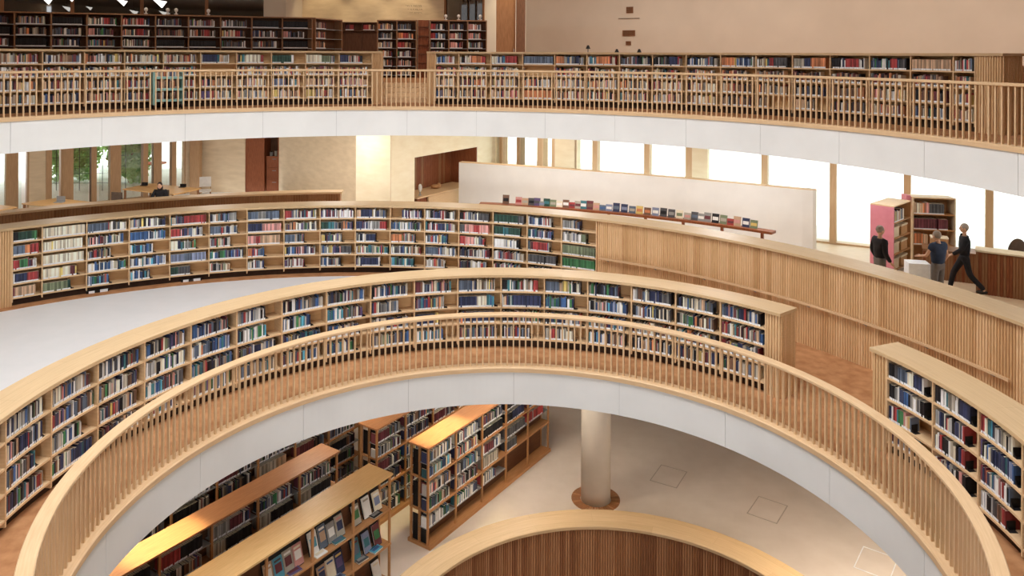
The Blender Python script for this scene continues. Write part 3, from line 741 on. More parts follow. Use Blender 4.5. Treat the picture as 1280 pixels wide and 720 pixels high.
# cupboard wall with red books on top
t = empty('cupboard', 'dark wooden wall cupboard with a book shelf above, behind the upper left bookcase', 'cupboard', (-8.2, 33.0, 5.1))
b = MB(); b.box(0, 3.0, .15, .3, 0, 2.2, 'darkwood'); b.box(0, 3.0, -.05, .15, 1.86, 1.9, 'darkwood'); b.box(0, 3.0, -.05, .3, 2.2, 2.24, 'darkwood'); b.build('carcass', t)
for i in range(4):
    b = MB(); b.box(.01 + i * .75, .74 + i * .75, .12, .15, .1, 1.84, 'darkwood'); d_ = b.build('door', t)
    b = MB(); b.box(.66 + i * .75 - (.6 if i % 2 else 0), .68 + i * .75 - (.6 if i % 2 else 0), .1, .12, .85, 1.0, 'metal'); b.build('handle', d_)
    b = MB(); b.box(i * .75 - .01, i * .75 + .01, -.05, .15, 1.9, 2.2, 'darkwood'); b.build('divider', t)
random.seed(3)
for i in range(4):
    x = -8.2 + i * .75 + .05
    for c, w, h, tl in run(['o.8', 'A.5 o.2', 'o.3 R.3', 'R.4 o.4'][i], .66):
        put_book((x, 32.97, 7.0), (1, 0, 0), (0, 1, 0), w - .001, .16, min(h, .26), c, True); x += w + .001

# ------------------------------------------------------------------ walls
def wall(name, p, q, z0, z1, m, th=.25, kind=True):
    p = Vector((*p, 0)); q = Vector((*q, 0)); d = (q - p).normalized(); n = Vector((-d.y, d.x, 0))
    if n.y < 0: n = -n
    b = MB(); b.obox(p + ZV * z0, q - p, n * th, ZV * (z1 - z0), m); o = b.build(name)
    return struct(o) if kind else o
# upper floor
wall('wall_back', (.95, 31.6), (19, 21.2), 4.56, 10.2, 'beige')
wall('wall_back', (-9.25, 35), (-2.62, 35), 5.1, 10.2, 'stone')
wall('wall_back', (-10.1, 32.9), (-9.25, 33.2), 5.1, 10.2, 'beige')
wall('wall_left', (-9.25, 33.2), (-9.0, 35), 5.1, 10.2, 'beige', .15)
wall('wall_back', (-.8, 33.6), (-.28, 33.6), 5.1, 10.2, 'beige')
def window(n, p, q, z0, z1, pane, fr, fw=.1, fd=.16, rails=()):
    fw2 = fw if isinstance(fw, tuple) else (fw, fw); fw = max(fw2)
    p = Vector((*p, z0)); q = Vector((*q, z0)); d = (q - p); L = d.length; d.normalize(); nn = Vector((-d.y, d.x, 0))
    if nn.y < 0: nn = -nn
    b = MB(); b.obox(p + nn * .06 + d * fw * .5, d * (L - fw), nn * .012, ZV * (z1 - z0), pane); o = struct(b.build('window_%d' % n))
    fa_, fb_ = fw2
    b = MB(); b.obox(p - d * fa_ / 2, d * fa_, nn * fd, ZV * (z1 - z0), fr); b.obox(q - d * fb_ / 2 - nn * .001, d * fb_, nn * fd, ZV * (z1 - z0), fr)
    b.obox(p, d * L, nn * fd, ZV * .06, fr)
    for r in rails: b.obox(p + ZV * r, d * L, nn * fd * .6, ZV * .05, fr)
    b.build('window_frame', o); return o
# dark interior glazing upper left
WL0, WL1 = Vector((-21.5, 28.2)), Vector((-10.1, 32.9))
def xline(P, Q, px):   # point of the line P-Q seen in photograph column px
    k = (px - CX) / F_PX; d = Q - P; t = (k * P.y - P.x) / (d.x - k * d.y); return P + d * t
cols = [-60, 2, 90, 177, 258, 336]
for i in range(5): window(i + 1, xline(WL0, WL1, cols[i]), xline(WL0, WL1, cols[i + 1]), 5.1, 10.2, 'darkglass', 'brownwood', .13)
window(6, (-2.6, 35), (-.82, 33.6), 5.1, 10.2, 'darkglass', 'brownwood', .1)
wall('wall_rear_room', (-22.2, 29.8), (-9.3, 35.1), 5.1, 10.2, 'beige', .15)
wall('wall_rear_room', (-2.6, 37.5), (2, 37.5), 5.1, 10.2, 'beige')
# wooden door and dark jamb
b = MB(); b.box(-.26, .58, 33.6, 33.66, 5.1, 8.6, 'brownwood'); d = struct(b.build('door_1'))
b = MB(); b.box(.5, .53, 33.53, 33.6, 6.0, 6.25, 'metal'); b.build('door_handle', d)
b = MB(); b.box(.6, 1.0, 33.5, 33.7, 5.1, 10.2, 'darkwood'); b.box(-.28, .6, 33.6, 33.7, 8.6, 10.2, 'darkwood'); struct(b.build('trim_3'))
# unseen sides of the hall
for nm, C, r, a0, a1, z0, z1 in (('wall_right', B, 23, 75, 190, Z1, 10.2), ('wall_left', B, 24, 190, 290, Z1, 10.2)):
    b = MB(); b.arc(C, rect(r, r + .2, z0, z1), a0, a1, 'beige', 4); struct(b.build(nm, recalc=True))
b = MB(); b.arc((0, 10), rect(19, 19.3, Z3, -.62), -180, 180, 'lowceil', 5, caps=False); struct(b.build('wall_lowest', recalc=True))
b = MB(); b.arc((0, 10), rect(23, 23.3, Z2, 3.84), 95, 265, 'beige', 5); struct(b.build('wall_behind', recalc=True))

# wall details on the beige wall
def on_wall(px, py, z=None):
    P, Q = Vector((.95, 31.6)), Vector((19, 21.2)); p = xline(P, Q, px); zz = 6 - (py - YH - (px - CX) * ROLL) * p.y / F_PX
    return Vector((p.x, p.y, zz))
wd = (Vector((19, 21.2, 0)) - Vector((.95, 31.6, 0))).normalized(); wn = Vector((wd.y, -wd.x, 0))
for px, py, w, h, lab in ((787, 12.5, .27, .24, 'square brown wall vent, topmost of three on the beige wall'), (786, 41.5, .5, .22, 'wide brown wall vent in the middle of the three'), (785.5, 54, .2, .15, 'small brown wall vent, lowest of the three')):
    c = on_wall(px, py); t = empty('wall_vent', lab, 'vent', c + wn * .0)
    b = MB(); b.obox(wd * -w / 2 + ZV * -h / 2, wd * w, wn * .02, ZV * h, 'caseback'); b.build('backing', t)
    b = MB()
    for i in range(5): b.obox(wd * -w / 2 + ZV * (-h / 2 + h * i / 4.6) + wn * .02, wd * w, wn * .012, ZV * h / 12, 'brownwood')
    for s_ in (-.5, .45): b.obox(wd * w * s_ + ZV * -h / 2 + wn * .02, wd * w * .05, wn * .014, ZV * h, 'brownwood')
    b.build('slats', t)
c = on_wall(786, 23.5); b = MB(); b.obox(wd * -.42, wd * .84, wn * .03, ZV * .025, 'ink'); o = b.build('wall_ledge'); o.location = c; tag(o, 'thin grey strip on the beige wall between the upper two vents', 'strip')

def inscription(p, d, n, lines, w, gap, label):
    b = MB(); random.seed(len(label))
    for i in range(lines):
        x = w * (.12 * i % .3); z = -gap * i
        while x < w:
            l = random.uniform(.03, .07); b.obox(d * x + ZV * z, d * l, n * .006, ZV * .012, 'ink')
            if random.random() < .7: b.obox(d * (x + l - .012) + ZV * (z - .035), d * .012, n * .006, ZV * .04, 'ink')
            x += l + random.choice([.02, .02, .06])
    o = b.build('wall_inscription'); o.location = p; tag(o, label, 'inscription')
inscription(Vector((-4.35, 34.97, 8.18)), Vector((1, 0, 0)), Vector((0, -1, 0)), 3, .75, .16, 'three lines of small grey lettering on the upper stone wall')

# slim lamps peeking above the upper right bookcase, and objects on rear bookcases
for px, y_, z0, z1, lab in ((735, 25.5, 5.0, 6.32, 'thin black lamp stand by the beige wall, leftmost of three'), (771, 25.5, 5.0, 6.2, 'small black cone lamp by the beige wall, middle of three'), (799, 25.0, 5.0, 6.2, 'small black cone lamp by the beige wall, rightmost of three')):
    x = (px - CX) / F_PX * y_; t = empty('reading_lamp', lab, 'lamp', (x, y_, Z1))
    b = MB(); b.cyl((0, 0, 0), .12, .12, 0, .02, 'black', 14); b.build('base', t)
    b = MB(); b.cyl((0, 0, 0), .012, .012, .02, z1 - Z1 - .05, 'black', 8); b.build('pole', t)
    b = MB(); b.cyl((0, 0, 0), .08, .03, z1 - Z1 - .12, z1 - Z1, 'black', 14); b.build('lamp_shade', t)
# glowing white shards added in place of skylight reflections in the glazing
for px, py, s_, lab in ((58, 1, 1.0, 'white glowing angular shard imitating a skylight reflection, leftmost under the upper left glazing'), (88, -1, .7, 'small white glowing shard imitating a skylight reflection, second from left'), (152, 3, 1.0, 'white glowing angular shard imitating a skylight reflection, second from right'), (199, 4, 1.3, 'largest white glowing angular shard imitating a skylight reflection, rightmost')):
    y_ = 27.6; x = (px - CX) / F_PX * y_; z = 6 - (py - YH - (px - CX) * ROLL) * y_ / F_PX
    t = empty('reflection_shard', lab, 'lamp', (x, y_, z))
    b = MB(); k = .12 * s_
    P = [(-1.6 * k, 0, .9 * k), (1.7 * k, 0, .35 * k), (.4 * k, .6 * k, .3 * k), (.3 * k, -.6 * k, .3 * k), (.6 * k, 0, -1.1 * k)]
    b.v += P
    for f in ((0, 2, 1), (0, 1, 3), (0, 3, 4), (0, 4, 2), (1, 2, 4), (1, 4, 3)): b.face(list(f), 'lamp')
    b.build('lamp_shade', t, recalc=True)  # the glowing reflection shard itself
    b = MB(); b.rod((0, 0, .3 * k), (0, 0, 10.2 - z), .006, 'black', 6); b.build('cord', t)  # cord added along with the shard
random.seed(9)
for px, y_, zt, kind in ((183, 25.6, 7.27, 0), (213, 26, 7.27, 0), (222, 26, 7.27, 0), (263, 26.4, 7.27, 0), (557, 29.75, 7.31, 1), (573, 29.75, 7.31, 1), (600, 29.75, 7.31, 1)):
    x = (px - CX) / F_PX * y_
    if not kind: y_ = 23.8 + (x + 16.1) / 9.45 * 3.4 + .18
    b = MB(); c0 = (0, 0, 0)
    b.cyl(c0, .05, .07, 0, .03, 'whitecloth', 10); b.cyl(c0, .03, .02, .03, .1, 'whitecloth', 10); b.ell((0, 0, .15), .06, .06, .07, 'whitecloth')
    o = b.build('small_bust', smooth=True); o.location = (x, y_, zt - .0)
    tag(o, 'small pale ornament on top of the %s, near photo column %s' % (('long upper left bookcase' if not kind else 'three-bay rear bookcase'), 'ABCDEFG'[0]) if 0 else
        {183: 'small pale ornament, leftmost on top of the long upper left bookcase', 213: 'small pale ornament, second from left on the long upper left bookcase', 222: 'small pale ornament, third from left on the long upper left bookcase', 263: 'small pale ornament, rightmost on top of the long upper left bookcase',
         557: 'small pale ornament, left one on the three-bay rear bookcase', 573: 'small pale ornament, middle one on the three-bay rear bookcase', 600: 'small pale ornament, right one on the three-bay rear bookcase'}[px], 'ornament', 'ornaments on the rear bookcases')

# teal book trolley on the upper floor
tx, ty = pol(B, 11.75, -33.2)
t = empty('book_trolley', 'pale teal metal book trolley behind the upper balustrade', 'trolley', (tx, ty, Z1), -rad(-33.2))
for s_ in (-.37, .33):
    b = MB(); b.box(s_, s_ + .05, -.2, .2, .12, .95, 'teal'); b.build('side_panel', t)
for z in (.2, .48, .78):
    b = MB(); b.box(-.33, .33, -.2, .2, z, z + .03, 'teal'); b.box(-.33, .33, -.2, -.18, z + .03, z + .06, 'teal'); b.build('shelf', t)
for sx in (-.33, .33):
    for sy in (-.15, .15):
        b = MB(); b.rod((sx - .015, sy, .05), (sx + .015, sy, .05), .05, 'black', 12); b.box(sx - .01, sx + .01, sy - .02, sy + .02, .05, .13, 'metal'); b.build('caster', t)
random.seed(12)
ar = rad(-33.2); tt = Vector((math.cos(ar), -math.sin(ar), 0)); nn = Vector((math.sin(ar), math.cos(ar), 0))
for z, sp in ((.23, 'd.4'), (.51, 'o.8'), (.81, 'm.9')):
    x = -.31
    for c, w, h, _ in run(sp, .62):
        put_book(Vector((tx, ty, Z1 + z)) + tt * x + nn * -.17, tt, nn, w - .001, .15, min(h, .22), c, True); x += w + .001

# ------------------------------------------------------------------ middle floor, rear
ZT = 3.84
# cream block with the recessed desk niche
c0 = Vector((-3.8, 26.6, 0)); cd = (Vector((-.97, 31, 0)) - Vector((-3.1, 27.7, 0))).normalized(); cn = Vector((cd.y, -cd.x, 0))  # faces right/front
def cpt(px):
    p = xline(Vector((c0.x, c0.y)), Vector((c0.x + cd.x, c0.y + cd.y)), px); return (Vector((p.x, p.y, 0)) - c0).dot(cd)
s1_, s2_, s3_ = cpt(519), cpt(597), cpt(620)
b = MB()
b.obox(c0 + ZV * Z2, cd * s1_, cn * -1.6, ZV * (ZT - Z2), 'cream')
b.obox(c0 + cd * s2_ + ZV * Z2, cd * (s3_ - s2_ + .1), cn * -1.6, ZV * (ZT - Z2), 'cream')
b.obox(c0 + cd * s1_ + ZV * 2.31, cd * (s2_ - s1_), cn * -1.6, ZV * (ZT - 2.31), 'cream')
struct(b.build('wall_niche'))
t = empty('niche_panelling', 'red-brown vertical wood panelling lining the niche in the cream wall', 'panelling', c0 + cd * s1_ + ZV * Z2)
b = MB(); Ln = s2_ - s1_; random.seed(4)
x = 0
while x < Ln: w = random.uniform(.1, .2); b.obox(cd * x - cn * 1.3, cd * min(w - .008, Ln - x), cn * random.choice([.03, .025]), ZV * 2.26, random.choice(['redwood', 'redwood', 'brownwood'])); x += w
b.obox(cd * (Ln - .04) - cn * 1.3, cd * .04, cn * 1.3, ZV * 2.26, 'redwood'); b.build('boards', t)
t = empty('niche_desk', 'oak desk with a brown front in the niche of the cream wall', 'desk', c0 + cd * s1_ + ZV * Z2)
b = MB(); b.obox(cd * .3 - cn * 1.2 + ZV * .72, cd * (Ln + .9), cn * 1.1, ZV * .05, 'oak'); b.build('desk_top', t)
b = MB(); b.obox(cd * .35 - cn * 1.15, cd * .05, cn * 1.0, ZV * .72, 'redwood'); b.obox(cd * .35 - cn * .25, cd * .6, cn * .05, ZV * .72, 'redwood'); b.build('desk_front', t)
b = MB(); b.obox(cd * 1.0 - cn * .2, cd * (Ln - .0), cn * .06, ZV * .7, 'oak'); b.build('side_panel', t)
# white vase-like desk lamp and a second pale object
pv = c0 + cd * (s1_ + .75) - cn * .35 + ZV * .82
t = empty('table_lamp', 'small silver and white lamp on the oak niche desk', 'lamp', pv)
b = MB(); b.cyl((0, 0, 0), .07, .06, 0, .02, 'metal', 14); b.cyl((0, 0, 0), .02, .02, .02, .14, 'metal', 10); b.build('base', t)
b = MB(); b.ell((0, 0, .27), .075, .075, .15, 'whitecloth'); b.build('lamp_shade', t, smooth=True)
pv = c0 + cd * (s1_ + 2.2) - cn * .75 + ZV * .82
b = MB(); b.ell((0, 0, .09), .2, .14, .09, 'card'); b.ell((.12, 0, .15), .08, .08, .07, 'card'); o = b.build('sculpted_bowl', smooth=True); o.location = pv; tag(o, 'small brown rounded object further back on the niche desk', 'ornament')

# stone wall left of the block, door, second stone wall
q1 = Vector((-3.8, 26.6)); q2 = Vector((-9.45, 33.0))
wall('wall_back', tuple(q1), tuple(q2), Z2, ZT, 'stone', .03)
dm = (Vector((*q1, 0)) - Vector((*q2, 0))).normalized()
pi_ = xline(q1, q2, 458); inscription(Vector((pi_.x, pi_.y, 0)) + Vector((dm.y, -dm.x, 0)) * -.0 + ZV * 3.13 + Vector((-dm.y, dm.x, 0)) * (-.02 if (-dm.y * 1 + 0) > 0 else .02), dm, Vector((dm.y, -dm.x, 0)), 4, 1.15, .13, 'four lines of small grey lettering on the stone wall beside the cream block')
wall('wall_back', (-12.85, 33.2), (-10.95, 33.2), Z2, ZT, 'stone')
inscription(Vector((-11.75, 33.17, 3.1)), Vector((1, 0, 0)), Vector((0, -1, 0)), 3, .5, .14, 'small grey lettering on the stone wall left of the dark alcove')
b = MB(); b.box(-10.95, -9.4, 34.2, 34.3, Z2, ZT, 'darkwood'); b.box(-11.0, -10.15, 33.25, 34.2, Z2, ZT, 'redwood'); b.box(-9.5, -9.4, 33.0, 34.2, Z2, ZT, 'redwood'); struct(b.build('wall_alcove'))
t = empty('kitchenette', 'red-brown cabinet with a dark niche above in the doorway alcove', 'cabinet', (-10.1, 33.4, Z2))
b = MB(); b.box(0, .68, 0, .6, 0, 1.5, 'redwood'); b.box(0, .68, 0, .6, 2.9, 3.7, 'redwood'); b.build('body', t)
for i in range(3):
    b = MB(); b.box(.01, .67, -.02, 0, .06 + i * .5, .53 + i * .5, 'redwood'); dd = b.build('drawer', t)
    b = MB(); b.box(.25, .42, -.04, -.02, .4 + i * .5, .42 + i * .5, 'metal'); b.build('handle', dd)
for i, (x, c) in enumerate(((-9.95, 'bk_X'), (-9.75, 'bk_Q'), (-9.58, 'bk_U'))):
    b = MB(); b.cyl((0, 0, 0), .06, .07, 0, .18 + .05 * i, c, 12); b.cyl((0, 0, 0), .03, .03, .18 + .05 * i, .22 + .05 * i, 'black', 10); o = b.build('jar'); o.location = (x, 33.6, Z2 + 1.5)
    tag(o, ['grey jar, leftmost of three on the alcove cabinet', 'beige jar, middle of three on the alcove cabinet', 'brown jar, rightmost of three on the alcove cabinet'][i], 'jar', 'jars on the alcove cabinet')

# left window wall
G0, G1 = Vector((-19.6, 27.1)), Vector((-12.85, 33.2))
n_ = 7
TK, TN = .4, .19
for a_, b_, fa1, fb1 in ((-75, -30, TK, TN), (-30, 16, TN, TK), (16, 36, TK, .06), (62, 78, .2, .06), (78, 85.5, .05, TK), (85.5, 118.5, TK, TN), (118.5, 145.5, TN, TK), (145.5, 183, TK, TN), (183, 198, TN, TK * .8), (198, 218.5, TK * .8, TN), (218.5, 232, TN, .06)):
    window(n_, xline(G0, G1, a_), xline(G0, G1, b_), Z2, ZT, 'glass', 'mullion', (fa1, fb1), .3); n_ += 1
wall('wall_left', tuple(xline(G0, G1, 35)), tuple(xline(G0, G1, 58)), Z2, ZT, 'stone', .3)
wall('wall_left', tuple(xline(G0, G1, 231)), tuple(G1), Z2, ZT, 'stone', .25)
b = MB(); p = xline(G0, G1, 247); b.box(p.x - .13, p.x + .27, p.y - .45, p.y - .15, Z2, ZT, 'mullion'); tag(b.build('timber_post'), 'brown timber post in front of the stone wall beside the left windows', 'post')

# right window wall and the corner left of it
H0, H1 = Vector((9.95, 24.9)), Vector((11.25, 24.2))
hc = [720, 744, 809, 862, 956, 1042, 1135, 1238, 1352, 1480]
hp = [xline(H0, H1, x) for x in hc]
for i in range(len(hc) - 1):
    window(n_, hp[i], hp[i + 1], Z2, ZT, 'glass', 'mullion2', .2 if i else .06, .3); n_ += 1
wall('wall_right', tuple(xline(H0, H1, 857)), tuple(xline(H0, H1, 885)), Z2, ZT, 'cream', .3)
p = xline(H0, H1, 694); wall('wall_right', tuple(p), tuple(xline(H0, H1, 722)), Z2, ZT, 'cream', .35)
k0 = Vector((-.25, 32.1)); k1 = Vector((p.x, p.y))
kc = [628, 641, 645, 658, 672, 679, 684, 690]
kk = [xline(k0, k1, x) for x in (625, 648, 675, 692)]
for i in range(3): window(n_, kk[i], kk[i + 1], Z2, ZT, 'glass', ['mullion', 'mullion2', 'mullion2'][i], [(.34, .17), (.17, .2), (.3, .16)][i], .3); n_ += 1
wall('wall_right', tuple(Vector((-.25, 32.1))), tuple(kk[0]), Z2, ZT, 'cream', .3)

# long white screen wall with rounded right end
t = empty('white_screen_wall', 'long low white curved screen wall behind the display ledge', 'screen wall', (-1.6, 29.5, Z2))
pts = [Vector((-1.62, 29.6, 0)), Vector((0, 28.95, 0)), Vector((1.55, 28.3, 0)), Vector((3.2, 27.5, 0)), Vector((4.7, 26.75, 0)), Vector((6.2, 25.95, 0)), Vector((7.4, 25.2, 0)), Vector((8.4, 24.55, 0)), Vector((9.3, 24.0, 0)), Vector((9.58, 23.88, 0)), Vector((9.72, 23.95, 0)), Vector((9.74, 24.1, 0))]
def strip(pts, z0, z1, m, th, b):
    nrm = []
    for i, p in enumerate(pts):
        d = (pts[min(i + 1, len(pts) - 1)] - pts[max(i - 1, 0)]).normalized(); nrm.append(Vector((-d.y, d.x, 0)))
    for i in range(len(pts) - 1):
        a, c = pts[i], pts[i + 1]; a2, c2 = a + nrm[i] * th, c + nrm[i + 1] * th
        for q in ((a, c, z0, z1), (c2, a2, z0, z1)): b.quad((q[0].x, q[0].y, q[2]), (q[1].x, q[1].y, q[2]), (q[1].x, q[1].y, q[3]), (q[0].x, q[0].y, q[3]), m)
        b.quad((a.x, a.y, z1), (c.x, c.y, z1), (c2.x, c2.y, z1), (a2.x, a2.y, z1), m)
    for p, n in ((pts[0], nrm[0]), (pts[-1], nrm[-1])):
        q = p + n * th; b.quad((p.x, p.y, z0), (q.x, q.y, z0), (q.x, q.y, z1), (p.x, p.y, z1), m)
b = MB(); strip(pts, Z2, 1.88, 'plaster', .28, b); o = b.build('wall_body', t); o.location = (1.6, -29.5, -Z2)
b = MB(); strip(pts, 1.88, 1.9, 'oak', .28, b); o = b.build('top', t); o.location = (1.6, -29.5, -Z2)

# display ledge and its books
t = empty('display_ledge', 'dark-edged curved ledge carrying face-out books before the white screen wall', 'ledge', (O[0], O[1], Z2))
b = MB(); b.arc(O, rect(16.9, 17.22, .99, 1.06), 9.6, 41.2, 'redwood', 1.5); o = b.build('ledge_top', t, recalc=True); o.location = (-O[0], -O[1], -Z2)
for a_ in range(12, 41, 4):
    b = MB(); b.arc(O, rect(17.0, 17.08, Z2, .99), a_, a_ + .25, 'redwood', 1); o = b.build('support', t, recalc=True); o.location = (-O[0], -O[1], -Z2)
LED = [(634, 'U', 'K', 1.2), (650, 'P', 'R', 1), (658, 'H', 'Q', .9), (666, 'F', 'K', .95), (673, 'V', 'F', 1), (679, 'X', 'L', .6), (685, 'D', 'T', 1), (693, 'O', 'Q', .9), (701, 'E', 'W', .8), (709, 'U', 'W', 1), (717, 'R', 'M', .75), (724, 'Q', 'M', .95),
       (731, 'T', 'W', 1.05), (739, 'M', 'U', 1.1), (747, 'H', 'P', .9), (755, 'S', 'B', .7), (763, 'L', 'W', .85), (772, 'N', 'S', 1.1), (782, 'N', 'L', 1.05), (792, 'S', 'Q', .9), (801, 'Y', 'A', 1), (811, 'U', 'A', .9), (821, 'L', 'W', 1), (831, 'F', 'K', 1.05), (841, 'F', 'X', 1),
       (851, 'E', 'O', 1), (861, 'Q', 'P', .8), (870, 'F', 'S', 1), (878, 'X', 'W', .9), (886, 'X', 'M', 1.1), (896, 'K', 'W', 1.1), (906, 'O', 'Q', 1.05), (915, 'R', 'M', .75), (923, 'H', 'P', 1.1), (934, 'N', 'W', 1.05), (944, 'O', 'Y', .95)]
def hitarc(px, C, R):
    k = (px - CX) / F_PX * 1.0; k += 0
    a = k * k + 1; bq = -2 * (k * C[0] + C[1]); d = C[0] ** 2 + C[1] ** 2 - R * R
    Y = (-bq + math.sqrt(bq * bq - 4 * a * d)) / 2 / a; return (k * Y, Y)
ORD = ['first', 'second', 'third', 'fourth', 'fifth', 'sixth', 'seventh', 'eighth', 'ninth', 'tenth', 'eleventh', 'twelfth', 'thirteenth', 'fourteenth', 'fifteenth', 'sixteenth', 'seventeenth', 'eighteenth', 'nineteenth', 'twentieth'] + \
      ['twenty-' + x for x in ('first', 'second', 'third', 'fourth', 'fifth', 'sixth', 'seventh', 'eighth', 'ninth')] + ['thirtieth'] + ['thirty-' + x for x in ('first', 'second', 'third', 'fourth', 'fifth', 'sixth', 'seventh', 'eighth', 'ninth')] + ['fortieth', 'forty-first', 'forty-second', 'forty-third', 'forty-fourth', 'forty-fifth']
for i, (px, c, c2, hs) in enumerate(LED):
    x, y = hitarc(px - .9, O, 17.02); a = math.atan2(x - O[0], y - O[1])
    tt = Vector((math.cos(a), -math.sin(a), 0)); nn = Vector((math.sin(a), math.cos(a), 0)); w = .215; h = .25 * hs
    lean = ZV * math.cos(.2) + nn * math.sin(.2); nr = -nn * math.cos(.2) + ZV * math.sin(.2)
    o = Vector((x, y, 1.064)) - tt * w / 2
    b = MB(); b.obox(o, tt * w, lean * h, nr * .003, 'bk_' + c); b.obox(o - nr * .02, tt * w, lean * h, nr * .003, 'bk_' + c)
    b.quad(*[tuple(o + nr * .0045 + tt * w * u + lean * h * v) for u, v in ((.1, .3), (.9, .3), (.9, .66), (.1, .66))], 'bk_' + c2)
    bo = b.build('display_book'); tag(bo, '%s face-out book standing %s from left on the dark-edged display ledge' % (CNAME[c], ORD[i]), 'book', 'face-out books on the display ledge')
    b = MB(); b.obox(o - nr * .017 + tt * .003 + lean * .003, tt * (w - .006), lean * (h - .006), nr * .017, 'paper'); b.build('page_block', bo)

# study tables by the left windows
def table(label, cs, z=.8, legs=True):
    P = [Vector((*iv(x, y, z), 0)) for x, y in cs]; c = sum(P, Vector()) / 4
    t = empty('study_table', label, 'table', (c.x, c.y, Z2))
    b = MB(); n = len(b.v); Q = [p - c for p in P]
    for zz in (z - Z2 - .04, z - Z2): b.v += [(q.x, q.y, zz) for q in Q]
    b.face([3, 2, 1, 0], 'tableoak'); b.face([4, 5, 6, 7], 'tableoak')
    for i in range(4): j = (i + 1) % 4; b.face([i, j, 4 + j, 4 + i], 'tableoak')
    b.build('table_top', t, recalc=True)
    for q in Q:
        q = q * .93; b = MB(); b.box(q.x - .03, q.x + .03, q.y - .03, q.y + .03, 0, z - Z2 - .04, 'brownwood'); b.build('leg', t)
    return t, c
tR, cR = table('oak study table by the left windows, behind the seated reader', [(153, 236), (217, 243), (251, 235.4), (187, 229)])
tL, cL = table('oak study table with pale items, second from the left edge', [(27, 254), (75, 259), (125, 253.5), (70, 247.5)])
table('oak study table cut by the left edge of the picture', [(-50, 258), (-20, 266), (21, 258.5), (-15, 254)])
# laptops / lamps on the tables
for px, py, lab in ((180, 232, 'small black phone-like object at the left of the reader table'), (228, 234, 'small black object at the right of the reader table')):
    x, y = iv(px, py, .8); b = MB(); b.box(-.12, .12, -.08, .08, 0, .02, 'black'); b.box(-.12, .12, .07, .08, .02, .12, 'black'); o = b.build('small_laptop'); o.location = (x, y, .8); tag(o, lab, 'laptop')
x, y = iv(74, 253, .8); b = MB(); b.box(-.15, .15, -.1, .1, 0, .015, 'metal'); b.box(-.15, .15, .1, .11, .015, .2, 'metal'); o = b.build('laptop'); o.location = (x, y, .8); tag(o, 'grey laptop open on the second study table from left', 'laptop')

# chairs near tables (backs peeking)
def side_chair(label, x, y, rz, mat='chairfab', name='chair', sh=.45, bh=.95):
    t = empty(name, label, 'chair', (x, y, Z2), rz)
    b = MB(); b.box(-.23, .23, -.22, .22, sh - .05, sh, mat); b.build('seat', t)
    b = MB(); b.box(-.22, .22, .19, .23, sh + .1, bh, mat); b.build('backrest', t)
    for sx in (-1, 1):
        for sy in (-1, 1):
            b = MB(); b.rod((sx * .2, sy * .19, sh - .05), (sx * .23, sy * .22, 0), .015, 'brownwood', 8); b.build('leg', t)
        b = MB(); b.rod((sx * .2, .2, sh - .05), (sx * .2, .22, bh - .1), .012, 'brownwood', 8); b.build('back_post', t)
    return t
side_chair('brown chair in front of the study tables, left of the reader', -13.7, 28.0, 2.9)
side_chair('pale chair at the right end of the reader table', -11.9, 31.2, .3, 'whitecloth')

# ------------------------------------------------------------------ people
def skinned(name, verts, edges, radii, mat, parent=None, sub=1, root=0):
    me = bpy.data.meshes.new(name); me.from_pydata(verts, edges, []); me.materials.append(M[mat])
    o = bpy.data.objects.new(name, me); COL.objects.link(o)
    if parent: o.parent = parent
    md = o.modifiers.new('skin', 'SKIN'); md.use_smooth_shade = True
    if not me.skin_vertices: me.attributes.new('dummy', 'FLOAT', 'POINT')
    sv = me.skin_vertices[0].data if me.skin_vertices else None
    return o, me, sv

def make_skin(name, verts, edges, radii, mat, parent=None, sub=1, root=0):
    bm = bmesh.new(); lay = bm.verts.layers.skin.verify()
    vs = [bm.verts.new(v) for v in verts]
    for v, r in zip(vs, radii):
        v[lay].radius = r if isinstance(r, tuple) else (r, r)
    vs[root][lay].use_root = True
    for a, b in edges: bm.edges.new((vs[a], vs[b]))
    me = bpy.data.meshes.new(name); bm.to_mesh(me); bm.free(); me.materials.append(M[mat])
    o = bpy.data.objects.new(name, me); COL.objects.link(o)
    if parent: o.parent = parent
    md = o.modifiers.new('skin', 'SKIN'); md.use_smooth_shade = True
    md = o.modifiers.new('sub', 'SUBSURF'); md.levels = sub; md.render_levels = sub
    return o

